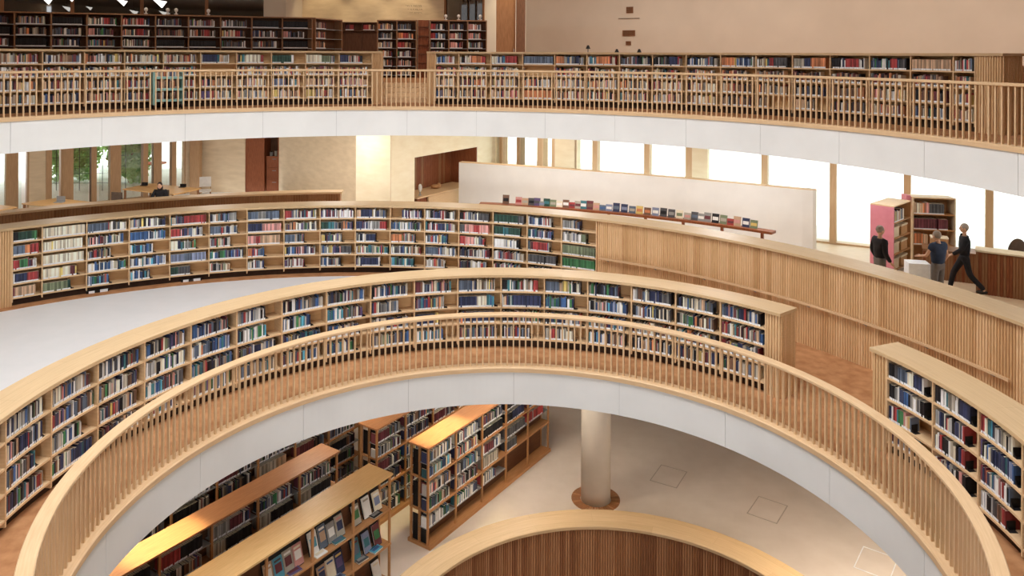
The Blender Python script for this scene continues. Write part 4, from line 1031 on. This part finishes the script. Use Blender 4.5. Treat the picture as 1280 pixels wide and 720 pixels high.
def person(label, loc, rz, J, top, bottom, hair, sleeve=.5, long_hair=False):
    """J: joint dict in local coords, person faces -Y. keys: pelvis chest neck head shL elL wrL shR ... hipL knL anL toL ..."""
    t = empty('person', label, 'person', loc, rz)
    K = ['pelvis', 'belly', 'chest', 'neck', 'headb']
    v = [J['pelvis'], tuple((Vector(J['pelvis']) * .5 + Vector(J['chest']) * .5)), J['chest'], J['neck'], tuple(Vector(J['neck']) * .4 + Vector(J['head']) * .6)]
    r = [(.1, .07), (.09, .065), (.11, .07), (.05, .05), (.055, .055)]; e = [(0, 1), (1, 2), (2, 3), (3, 4)]
    def chain(start, pts, rs):
        p = start
        for q, rr in zip(pts, rs): v.append(tuple(q)); r.append((rr, rr)); e.append((p, len(v) - 1)); p = len(v) - 1
        return p
    for s_ in 'LR':
        w = Vector(J['wr' + s_]); el = Vector(J['el' + s_]); d = (w - el).normalized()
        k = chain(2, [J['sh' + s_], el, w, w + d * .05], [.045, .04, .028, .034])
        sx = -1 if s_ == 'L' else 1
        side = d.cross(Vector((0, -1, 0.2))).normalized()
        if side.length < .1: side = Vector((1, 0, 0))
        for f in range(4):
            o_ = side * (.03 * (f - 1.5) / 1.5); L_ = [.07, .08, .075, .06][f]; cu = Vector((0, -.012, 0))
            chain(k, [w + d * .085 + o_, w + d * (.085 + L_ * .5) + o_ + cu, w + d * (.085 + L_ * .95) + o_ + cu * 3], [.010, .009, .008])
        chain(k, [w + d * .05 + side * .04 + Vector((0, -.02, 0)), w + d * .09 + side * .055 + Vector((0, -.03, 0))], [.011, .009])
        chain(0, [J['hip' + s_], J['kn' + s_], J['an' + s_], J['to' + s_]], [.06, .05, .04, .036])
    body = make_skin('body', v, e, r, 'skin', t, 1)
    # head with face
    h = Vector(J['head']); hd = MB(); hd.ell(h, .075, .095, .115, 'skin', 16, 12)
    hd.ell(h + Vector((0, -.095, -.012)), .014, .02, .022, 'skin', 8, 6)
    for s_ in (-1, 1):
        hd.ell(h + Vector((s_ * .076, .005, -.01)), .012, .02, .03, 'skin', 8, 6); hd.ell(h + Vector((s_ * .03, -.084, .012)), .012, .01, .007, 'haird', 8, 5)
    hd.ell(h + Vector((0, -.085, -.055)), .024, .01, .007, 'bk_P', 8, 5)
    hd.build('head', t, smooth=True)
    hr = MB(); hr.ell(h + Vector((0, .018, .03)), .085, .1, .105, hair, 16, 10)
    if long_hair: hr.ell(h + Vector((0, .05, -.08)), .1, .07, .16, hair, 14, 10)
    hr.build('hair', t, smooth=True)
    # shirt
    v2 = [tuple(Vector(v[0]) - Vector((0, 0, .07))), v[1], v[2], tuple(Vector(J['neck']) * .7 + Vector(J['chest']) * .3)]; r2 = [(.19, .14), (.18, .135), (.2, .145), (.075, .075)]; e2 = [(0, 1), (1, 2), (2, 3)]
    for s_ in 'LR':
        sh, el, w = Vector(J['sh' + s_]), Vector(J['el' + s_]), Vector(J['wr' + s_]); v2.append(tuple(sh)); r2.append((.09, .09)); e2.append((2, len(v2) - 1)); k = len(v2) - 1
        if sleeve <= 1: v2.append(tuple(sh + (el - sh) * (sleeve * 1.1))); r2.append((.075, .075)); e2.append((k, len(v2) - 1))
        else: v2 += [tuple(el), tuple(w)]; r2 += [(.068, .068), (.05, .05)]; e2 += [(k, k + 1), (k + 1, k + 2)]
    make_skin('shirt', v2, e2, r2, top, t, 1)
    v3 = [tuple(Vector(J['pelvis']) + Vector((0, 0, .1))), J['pelvis']]; r3 = [(.165, .13), (.18, .135)]; e3 = [(0, 1)]
    for s_ in 'LR':
        k = len(v3); v3 += [J['hip' + s_], J['kn' + s_], J['an' + s_]]; r3 += [(.1, .1), (.075, .075), (.06, .06)]; e3 += [(1, k), (k, k + 1), (k + 1, k + 2)]
    make_skin('trousers', v3, e3, r3, bottom, t, 1)
    for s_ in 'LR':
        a_, to = Vector(J['an' + s_]), Vector(J['to' + s_]); b = MB(); c = (a_ + to) / 2; d = (to - a_); ang = math.atan2(d.x, -d.y)
        b.ell((0, 0, 0), .05, .135, .05, 'shoe'); o = b.build('shoe', t, smooth=True); o.location = c + Vector((0, 0, 0)); o.rotation_euler = (0, 0, ang)
    return t
STAND = dict(pelvis=(0, 0, .95), chest=(0, -.01, 1.32), neck=(0, 0, 1.5), head=(0, -.02, 1.65), shL=(-.19, 0, 1.42), elL=(-.26, .03, 1.14), wrL=(-.25, -.12, .92), shR=(.19, 0, 1.42), elR=(.26, .03, 1.14), wrR=(.25, -.1, .9),
             hipL=(-.09, 0, .9), knL=(-.1, -.02, .5), anL=(-.1, .02, .09), toL=(-.11, -.15, .04), hipR=(.09, 0, .9), knR=(.1, -.02, .5), anR=(.1, .02, .09), toR=(.11, -.15, .04))
person('person in dark blue T-shirt with grey hair, seen from behind near the pink shelving', ((1174 - CX) / F_PX * 18.7 , 18.7, Z2), PI + .35, dict(STAND, head=(.0, -.05, 1.63), elR=(.27, -.1, 1.16), wrR=(.2, -.33, 1.1)), 'navycloth', 'greycloth', 'hairg')
WALK = dict(STAND, knL=(-.1, -.22, .52), anL=(-.1, -.3, .12), toL=(-.1, -.46, .07), knR=(.1, .1, .5), anR=(.1, .42, .16), toR=(.1, .3, .06), elL=(-.24, .15, 1.17), wrL=(-.22, .05, .95), elR=(.25, -.12, 1.16), wrR=(.2, -.32, 1.02))
person('slim person in black walking with one arm forward, right of the person in blue', ((1207 - CX) / F_PX * 19.5, 19.5, Z2), -PI / 2 - .3, WALK, 'blackcloth', 'blackcloth', 'hairg', 2)
person('person in black top standing before the pink shelf side', ((1101 - CX) / F_PX * 19.2, 19.2, Z2), PI / 2 + .15, STAND, 'blackcloth', 'greycloth', 'hairg', 2)
SIT = dict(pelvis=(0, 0, .5), chest=(0, -.06, .86), neck=(0, -.1, 1.03), head=(0, -.15, 1.17), shL=(-.18, -.08, .96), elL=(-.26, -.2, .72), wrL=(-.12, -.38, .74), shR=(.18, -.08, .96), elR=(.26, -.2, .72), wrR=(.12, -.38, .74),
           hipL=(-.1, -.02, .5), knL=(-.13, -.42, .5), anL=(-.13, -.4, .09), toL=(-.13, -.56, .04), hipR=(.1, -.02, .5), knR=(.13, -.42, .5), anR=(.13, -.4, .09), toR=(.13, -.56, .04))
px_ = (202 - CX) / F_PX * 28.1
person('person with long dark hair in black, seated reading before the left study table', (px_, 28.1, Z2), .15, SIT, 'blackcloth', 'blackcloth', 'haird', 2, True)
side_chair('brown chair under the seated reader in black', px_, 28.12, .15)

# ------------------------------------------------------------------ right rear: pink shelving, boxes, counters, chair
def box_shelf(label, P, H, sidem, openside, fills):
    """P: 4 plan corners; rectangular case; back from P[0]-P[3] side; opening faces the side P[openside]"""
    pass
def case_at(label, org, ex, ey, H, side_m, rows, seedv, group=None):
    "org = front-left corner at floor, ex = along the front (unit*width), ey = into depth"
    random.seed(seedv)
    ex = Vector(ex); ey = Vector(ey); W = ex.length; D = ey.length; x = ex.normalized(); y = ey.normalized()
    t = empty('book_shelf_unit', label, 'shelf unit', org)
    b = MB(); b.obox(ZV * .1, x * .03, ey, ZV * (H - .13), side_m); b.build('side_panel', t)
    b = MB(); b.obox(x * (W - .03) + ZV * .1, x * .03, ey, ZV * (H - .13), side_m if side_m != 'pink' else 'caseoak'); b.build('side_panel', t)
    b = MB(); b.obox(ZV * (H - .03), ex, ey, ZV * .03, 'oak'); b.build('top', t)
    b = MB(); b.obox(y * (D - .02) + x * .03 + ZV * .1, x * (W - .06), y * .02, ZV * (H - .13), 'caseoak'); b.build('back_panel', t)
    n = len(rows); pitch = (H - .16) / n
    for k in range(n):
        z = .1 + (n - 1 - k) * pitch
        b = MB(); b.obox(x * .03 + ZV * z, x * (W - .06), y * (D - .02), ZV * .025, 'caseoak'); b.build('shelf', t)
        if rows[k]:
            xx = .04
            for c, w, h, _ in run(rows[k], W - .1):
                if c is None: xx += w; continue
                if xx + w > W - .05: break
                put_book(Vector(org) + x * xx + y * .03 + ZV * (z + .025), x, y, w - .001, min(.25, D * .6), min(h * 1.35, pitch - .08), c, True, whl=.03); xx += w + .001
    for px in (.05, W - .09):
        for py in (.04, D - .08):
            b = MB(); b.rod(x * px + y * py + ZV * .05, x * (px + .04) + y * py + ZV * .05, .05, 'black', 10); b.build('caster', t)
    return t, x, y, pitch
P1, P2, P3 = Vector((10.13, 21.45, Z2)), Vector((10.66, 21.1, Z2)), Vector((11.6, 22.0, Z2))
ux, rows1 = (P3 - P2), ['o.6', None, None, None]
du = (P1 - P2); du = du - ux * du.dot(ux) / ux.length_squared; 
H_ = 1.88
t1, sx, sy, pt = case_at('open shelf unit on wheels with a bright pink side, holding boxes', P2, ux, du.normalized() * .62, H_, 'pink', ['m.7', None, None, None], 51)
k = 0
for r_, nb in ((1, 2), (2, 2), (3, 2)):
    for j in range(nb):
        z = .1 + (3 - r_) * pt + .026; w = .46; o = P2 + sx * (.08 + j * .62) + sy * .05 + ZV * z
        t = empty('archive_box', ['left', 'right'][j] + ' beige archive box on the ' + ['second', 'third', 'bottom'][r_ - 1] + ' shelf of the pink-sided unit', 'box', o, 0, 'archive boxes in the pink-sided unit')
        b = MB(); b.obox((0, 0, 0), sx * w, sy * .4, ZV * .24, 'card' if j else 'kraft'); b.build('box_body', t)
        b = MB(); b.obox(sx * -.01 + sy * -.01 + ZV * .24, sx * (w + .02), sy * .42, ZV * .05, 'kraft'); b.build('lid', t)
q0 = Vector((*[(1142 - CX) / F_PX * 22.3, 22.3], Z2)); q1_ = Vector(((1196 - CX) / F_PX * 22.1, 22.1, Z2))
case_at('wider open shelf unit of books standing behind the pink-sided one', q0, q1_ - q0, Vector((0.05, .5, 0)), 1.92, 'stone', ['H.1 E.1 H.08 A.08 P.12 F.4', 'M.6 _.05 M.25', 'A.25 H.15', None], 52)
b = MB(); b.obox((-.13, .1, 1.55), (.12, 0, 0), (0, .3, 0), (0, 0, .4), 'pink'); o = b.build('pink_sign'); o.location = q0; o.location.z = Z2; tag(o, 'small pink panel standing between the two shelf units', 'panel')
# white cart
x0_, y0_ = iv(1154, 346, Z2 + .02); 
t = empty('white_cart', 'low white slatted box cart between the pink unit and the person in blue', 'cart', (10.9, 20.35, Z2), -.2)
b = MB(); b.box(-.25, .25, -.2, .2, .1, .16, 'label')
for s in (-1, 1): b.box(-.25, .25, s * .2 - .01, s * .2 + .01, .16, .55, 'label'); b.box(s * .25 - .01, s * .25 + .01, -.2, .2, .16, .55, 'label')
b.box(-.26, .26, -.21, .21, .55, .58, 'label'); b.build('box_body', t)
for s in (-1, 1):
    for u in (-1, 1): b = MB(); b.rod((s * .2, u * .15, .05), (s * .2 + .03, u * .15, .05), .05, 'black', 10); b.build('caster', t)
# brown counters
def counter(label, p, q, H, D, topm, name='service_counter'):
    p = Vector((*p, Z2)); q = Vector((*q, Z2)); d = (q - p); L = d.length; d.normalize(); n = Vector((-d.y, d.x, 0))
    if n.y < 0: n = -n
    t = empty(name, label, 'counter', p); b = MB(); x = 0; b.obox(n * .03, d * L, n * (D - .03), ZV * (H - .04), 'redwood')
    while x < L: b.obox(d * x, d * .05, n * .03, ZV * (H - .06), random.choice(['brownwood', 'brownwood', 'redwood'])); x += .065
    b.build('fluted_body', t)
    b = MB(); b.obox(ZV * (H - .04) - n * .03 - d * .02, d * (L + .04), n * (D + .05), ZV * .04, topm); b.build('counter_top', t); return t
counter('brown fluted service counter with pale top at the right edge', (11.95, 19.55), (14.5, 17.9), 1.1, .45, 'kraft')
counter('lower brown wooden desk behind the walking person', (11.35, 20.9), (12.5, 20.3), .8, .6, 'brownwood', 'service_desk')
t = empty('archive_box', 'brown cardboard box on the lower desk beside the walking person', 'box', (11.75, 20.85, Z2 + .8), -.4)
b = MB(); b.box(-.2, .2, -.16, .16, 0, .3, 'card'); b.build('box_body', t); b = MB(); b.box(-.21, .21, -.17, .17, .3, .33, 'kraft'); b.build('lid', t)
# office chair
t = empty('office_chair', 'dark brown rounded office chair behind the service counter', 'chair', (13.35, 20.4, Z2), .2)
b = MB(); b.ell((0, 0, 0), .26, .24, .05, 'chairfab'); o = b.build('seat', t, smooth=True); o.location = (0, 0, .5)
b = MB(); b.ell((0, 0, 0), .29, .06, .33, 'chairfab', 18, 12); o = b.build('backrest', t, smooth=True); o.location = (0, -.24, .92)
b = MB(); b.rod((0, 0, .08), (0, 0, .47), .03, 'black'); b.rod((0, 0, .5), (0, -.26, .7), .02, 'black'); b.build('pedestal', t)
for s in (-1, 1): b = MB(); b.box(s * .3 - .03, s * .3 + .03, -.15, .12, .7, .73, 'black'); b.rod((s * .3, 0, .7), (s * .2, 0, .5), .015, 'black'); b.build('armrest', t)
for k in range(5):
    a = k * 2 * PI / 5; b = MB(); b.rod((0, 0, .1), (.28 * math.cos(a), .28 * math.sin(a), .07), .018, 'black'); b.ell((.28 * math.cos(a), .28 * math.sin(a), .035), .03, .03, .035, 'black'); b.build('caster_leg', t)

# small equipment under the five-shelf bookcase (white/black boxes on the recess)
for a, lab in ((-32.2, 'flat black and white object under the third bay of the five-shelf bookcase'), (-21.9, 'flat black and white object under the fifth bay of the five-shelf bookcase')):
    x, y = pol(O, 12.03, a); ar = rad(a); t_ = Vector((math.cos(ar), -math.sin(ar), 0)); n_v = Vector((math.sin(ar), math.cos(ar), 0))
    b = MB(); b.obox(t_ * -.25, t_ * .5, n_v * .08, ZV * .06, 'black'); b.obox(t_ * -.2 + n_v * -.002, t_ * .13, n_v * .01, ZV * .06, 'label'); b.obox(t_ * .05 + n_v * -.002, t_ * .17, n_v * .01, ZV * .065, 'label')
    o = b.build('floor_socket_box'); o.location = (x, y, Z2 + .006); tag(o, lab, 'box')

# ------------------------------------------------------------------ outside
slab('ground_outside', (0, 10), lambda a: ray_out((0, 10), a, *WIN, 25) + .1 if a > 8 else (ray_out((0, 10), a, *GLZ, 27.5) if a < -30 else 26), lambda a: 95, -100, 120, -.3, -.02, 'pave')
def tree(label, x, y, z, R, Ht, seed, nleaf=2600):
    rnd = random.Random(seed); t = empty('tree', label, 'tree', (x, y, z), 0, 'trees outside the left windows')
    b = MB(); b.rod((0, 0, 0), (0, 0, Ht * .5), .14, 'brownwood', 10, .08)
    tips = []
    for i in range(9):
        a = rnd.uniform(0, 2 * PI); r = R * rnd.uniform(.4, .85); p = Vector((r * math.cos(a), r * math.sin(a), Ht * rnd.uniform(.12, .95))); tips.append(p); b.rod((0, 0, Ht * rnd.uniform(.15, .45)), p, .05, 'brownwood', 6, .015)
    b.build('trunk', t)
    b = MB()
    for i in range(nleaf):
        d_ = Vector([rnd.gauss(0, 1) for _ in range(3)]).normalized() * rnd.uniform(.45, 1.02) ** .5
        k_ = 1 + .18 * math.sin(5 * d_.x + 3 * d_.z + seed) + .12 * math.sin(9 * d_.y + 4 * d_.x)
        c = Vector((d_.x * R * k_, d_.y * R * k_, Ht * .5 + d_.z * Ht * .5 * k_)); c.z = max(.08, c.z)
        d1 = Vector([rnd.uniform(-1, 1) for _ in range(3)]).normalized() * .13; d2 = d1.orthogonal().normalized() * .075
        b.quad(tuple(c - d1), tuple(c + d2), tuple(c + d1), tuple(c - d2), 'leaf')
    b.build('foliage', t)
tree('leafy green tree outside, leftmost, behind the thin wires', -20.2, 36.4, 0, 1.25, 4.4, 1, 5200)
tree('leafy green tree outside, seen between the middle posts of the left windows', -17.1, 35.9, 0, .95, 4.4, 2, 4200)
tree('leafy green tree outside, tall one further behind the other two', -19.6, 40.5, 0, 1.6, 5.5, 3, 5200)
# railing outside, seen through the left windows
t = empty('outside_fence', 'thin wire fence outside the left windows', 'fence', (-18.3, 33.7, 0))
for x in range(-2, 3): b = MB(); b.rod((x * 1.0, 0, 0), (x * 1.0, 0, 3.0), .014, 'black', 6); b.build('fence_post', t)
for k in range(8): b = MB(); b.rod((-2, 0, .3 + k * .36), (2, 0, .36 + k * .36 + .1 * (k % 2)), .009, 'black', 5); b.build('wire', t)
t = empty('outdoor_table', 'orange covered outdoor table with a parasol outside the left windows', 'table', (-15.7, 35.2, 0))
b = MB(); b.cyl((0, 0, 0), .5, .5, .98, 1.02, 'orangecloth', 20); b.build('table_top', t)
b = MB(); b.cyl((0, 0, 0), .03, .03, 0, 2.3, 'metal', 8); b.build('pole', t)
b = MB(); b.cyl((0, 0, 0), 1.0, .05, 2.1, 2.5, 'orangecloth', 8); b.build('parasol', t)

# ------------------------------------------------------------------ turn the book list into objects
def occl_ok(bk):
    p = bk['o'] + bk['t'] * bk['w'] * .5 + Vector((0, 0, bk['h'] * .5)); u, v = pr(*p); return 2 < u < 1278 and 2 < v < 718
groups = {}
for bk in BK:
    if bk['info'] and bk['info'][0] in ('inner', 'right'): groups.setdefault(bk['info'], []).append(bk)
cand = []
for info, L in groups.items():
    if not all(occl_ok(b_) for b_ in L): continue
    p = L[len(L) // 2]['o']
    u, v = pr(p.x, p.y, p.z + .1)
    # hidden behind the near top rail?
    dvis = [abs(0)];
    k_ = p.x / p.y
    # height at which the sight line passes over the rail circle
    a_ = k_ * k_ + 1; b_ = -2 * (k_ * A[0] + A[1]); d_ = A[0] ** 2 + A[1] ** 2 - (RA + .1) ** 2; disc = b_ * b_ - 4 * a_ * d_
    hid = False
    if disc > 0:
        Yr = (-b_ + math.sqrt(disc)) / 2 / a_; zl = 6 - (6 - (p.z + .1)) * Yr / p.y; hid = zl < 1.1
    cand.append((hid, p.y, info, L))
cand.sort(key=lambda q: (q[0], q[1]))
single = []; 
for hid, y, info, L in cand:
    if len(single) + len(L) > 300: continue
    single += [(b_, i, len(L)) for i, b_ in enumerate(L)]
    if len(single) > 285: break
sid = {id(b_) for b_, _, _ in single}
ROWN = ['top', 'second', 'third', 'bottom']
vis_inner = [i for i in range(len(inner_div) - 1) if pr(*pol(I, 6.14, inner_div[i] + .5), .8)[0] > 0]
def cover(b, bk):
    o, t, n, w, d, h = bk['o'], bk['t'], bk['n'], bk['w'], bk['d'], bk['h']; m = 'bk_' + bk['c'] + bk['vr']; th = min(.003, w * .15)
    b.obox(o, t * th, n * d, ZV * h, m); b.obox(o + t * (w - th), t * th, n * d, ZV * h, m); b.obox(o + t * th, t * (w - 2 * th), n * .004, ZV * h, m)
for bk, i, N in single:
    key, bi, ri = bk['info'][:3]; o = bk['o']
    b = MB(); cover(b, bk); bo = b.build('book', origin=tuple(o))
    th = 'thin ' if bk['w'] < .022 else ('thick ' if bk['w'] > .042 else '')
    if key == 'right': where = '%s shelf, %s bay, shorter right-hand curved bookcase' % (ROWN[ri], ORD[bi])
    else: where = '%s shelf, %s visible bay, near curved bookcase' % (ROWN[ri], ORD[bi - vis_inner[0]])
    tag(bo, '%s%s book, %s from left, %s' % (th, CNAME[bk['c']], ORD[i] if i < len(ORD) else 'far', where), 'book', 'books on the near curved bookcases')
    rel = lambda q: q - o
    b = MB(); e = .0032; b.obox(bk['t'] * e + bk['n'] * .0042, bk['t'] * (bk['w'] - 2 * e), bk['n'] * (bk['d'] - .009), ZV * (bk['h'] - .004), 'paper'); b.build('page_block', bo)
    if bk['lab']: b = MB(); b.obox(bk['n'] * -.0008 + ZV * .004, bk['t'] * bk['w'], bk['n'] * .0008, ZV * .03, 'label'); b.build('spine_label', bo)
b = MB(); cnt = 0
for bk in BK:
    if id(bk) in sid: continue
    o, t, n, w, d, h = bk['o'], bk['t'], bk['n'], bk['w'], bk['d'], bk['h']; m = 'bk_' + bk['c'] + bk['vr']; W = t * w; D = n * d
    hl = bk['whl'] if bk['lab'] else 0
    P = lambda a, c_, z: tuple(o + W * a + D * c_ + ZV * z)
    if hl: b.quad(P(0, 0, 0), P(1, 0, 0), P(1, 0, hl), P(0, 0, hl), 'label')
    b.quad(P(0, 0, hl), P(1, 0, hl), P(1, 0, h), P(0, 0, h), m)
    b.quad(P(0, 0, 0), P(0, 0, h), P(0, 1, h), P(0, 1, 0), m); b.quad(P(1, 0, 0), P(1, 1, 0), P(1, 1, h), P(1, 0, h), m)
    b.quad(P(0, 0, h), P(1, 0, h), P(1, .02, h), P(0, .02, h), m); b.quad(P(0, .02, h - .003), P(1, .02, h - .003), P(1, 1, h - .003), P(0, 1, h - .003), 'paper'); cnt += 1
bo = b.build('book'); tag(bo, 'the thousands of other books filling the bookcases on all three floors', 'books', kind='stuff')
print('books', len(BK), 'single', len(single))

# bookends
NM = dict(outer='long five-shelf curved bookcase', inner='near curved bookcase', right='shorter right-hand curved bookcase', upper='upper right curved bookcase', upperleft='upper left curved bookcase')
proto = None
for C, R, a, z, info in ENDS:
    ar = rad(a); t = Vector((math.cos(ar), -math.sin(ar), 0)); n = Vector((math.sin(ar), math.cos(ar), 0)); p = Vector((C[0], C[1], z)) + n * (R + .03)
    u, v = pr(*p)
    if not (-5 < u < 1285 and v < 725) or info[0] in ('upper', 'upperleft'): continue
    b = MB(); b.obox((0, 0, 0), t * .003, n * .11, ZV * .11, 'black'); b.obox((0, 0, 0), t * .07, n * .1, ZV * .003, 'black')
    b.v += [tuple(t * .003 + n * .0), tuple(t * .06), tuple(t * .003 + ZV * .06), tuple(t * .003 + n * .01), tuple(t * .06 + n * .01), tuple(t * .003 + n * .01 + ZV * .06)]; k = len(b.v) - 6
    b.face([k, k + 1, k + 2], 'black'); b.face([k + 3, k + 5, k + 4], 'black'); b.face([k + 1, k + 4, k + 5, k + 2], 'black')
    o = b.build('bookend', origin=None); o.location = p
    bi = info[1] - (vis_inner[0] if info[0] == 'inner' else 0)
    if bi < 0: bi = 0
    tag(o, 'black metal bookend, %s shelf, %s bay from left, %s' % ((ROWN[info[2]] if info[0] != 'outer' else ['top', 'second', 'third', 'fourth', 'bottom'][info[2]]), ORD[bi], NM[info[0]]), 'bookend', 'black bookends on the curved bookcases')

# ------------------------------------------------------------------ light
w = bpy.data.worlds.new('world'); sc.world = w; w.use_nodes = True
bg = w.node_tree.nodes['Background']; bg.inputs[0].default_value = (.93, .97, 1.0, 1); bg.inputs[1].default_value = 3.1
def area(name, loc, size, power, col, rot=(0, 0, 0), shape='DISK'):
    l = bpy.data.lights.new(name, 'AREA'); l.energy = power; l.size = size; l.color = col; l.shape = shape
    o = bpy.data.objects.new(name, l); COL.objects.link(o); o.location = loc; o.rotation_euler = rot; return o
def sun(name, energy, rot):
    l = bpy.data.lights.new(name, 'SUN'); l.energy = energy; l.angle = rad(2); o = bpy.data.objects.new(name, l); COL.objects.link(o); o.rotation_euler = rot; return o
sun('sun', 4.5, (rad(9), 0, 0))
def spot(name, loc, power, col, ang, rot=(0, 0, 0), blend=.6, r=.06):
    l = bpy.data.lights.new(name, 'SPOT'); l.energy = power; l.color = col; l.spot_size = rad(ang); l.spot_blend = blend; l.shadow_soft_size = r
    o = bpy.data.objects.new(name, l); COL.objects.link(o); o.location = loc; o.rotation_euler = rot; return o
area('skylight', (-2.0, 10.4, 15.5), 11, 2150, (.93, .965, 1))
for x in (-6.5, -3.4, 0, 3.4, 6.5):      # unseen fill spots added to brighten the fascia and shelves across the opening
    d_ = Vector((x * .75, 14.6, -.6)) - Vector((x, .9, 3.7)); o = spot('cross_fill_spot', (x, .9, 3.7), 620, (.96, .98, 1), 75, blend=1, r=.25)
    o.rotation_euler = d_.to_track_quat('-Z', 'Y').to_euler()
for x, y, p_ in ((-6.5, 13, 55), (-4.2, 17.6, 55), (.6, 19.6, 46), (-8.5, 17, 24), (-1.5, 22, 20), (7.4, 13.4, 280), (8, 9.5, 140), (.4, 17.2, 70)):  # strongest ones are added, standing in for skylight reaching under the slab
    area('low_ceiling_and_fill_light', (x, y, -.66), .5, p_, (1, .86, .68))
P_ = A0 + UU * .75 + PP * -.25; spot('case_spot', (P_.x, P_.y, -.7), 300, (1, .8, .42), 58)
P_ = A0 + UU * -5.0 + PP * -1.72; spot('case_spot', (P_.x, P_.y, -.7), 300, (1, .8, .42), 58)
for x, y, p_ in ((-10, 27, 90), (-5.5, 26, 90), (-1.6, 25.2, 50), (.6, 28.3, 40), (2, 24.5, 120), (6.3, 22.5, 110), (9.8, 20.5, 50), (12.5, 17.5, 40), (-14, 25, 80)):  # unseen fill lights added to brighten the rear walls
    area('middle_fill_light', (x, y, 3.8), 1.2, p_, (.94, .97, 1) if 1 < x < 10 else (1, .95, .88))
for x, y in ((3.5, 25.5), (7.5, 23.5), (11.5, 21), (15, 18.5)): area('upper_wall_fill', (x, y, 10.1), 1.5, 130, (1, .95, .9))  # unseen wash lights added to lift the beige wall
for x in (-8, -6, -4.2): spot('wall_spot', (x, 33.6, 10.0), 160, (1, .8, .5), 70, (rad(20), 0, 0))
spot('door_spot', (.2, 32.4, 9.9), 120, (1, .8, .5), 60, (rad(20), 0, 0))
for x, y in ((-12, 24), (-6, 28), (-2, 28.5)): area('upper_ceiling_light', (x, y, 10.1), 1.5, 60, (1, .86, .7))

vs = sc.view_settings; vs.view_transform = 'Standard'; vs.look = 'None'; vs.exposure = 0; vs.gamma = 1; vs.use_curve_mapping = False
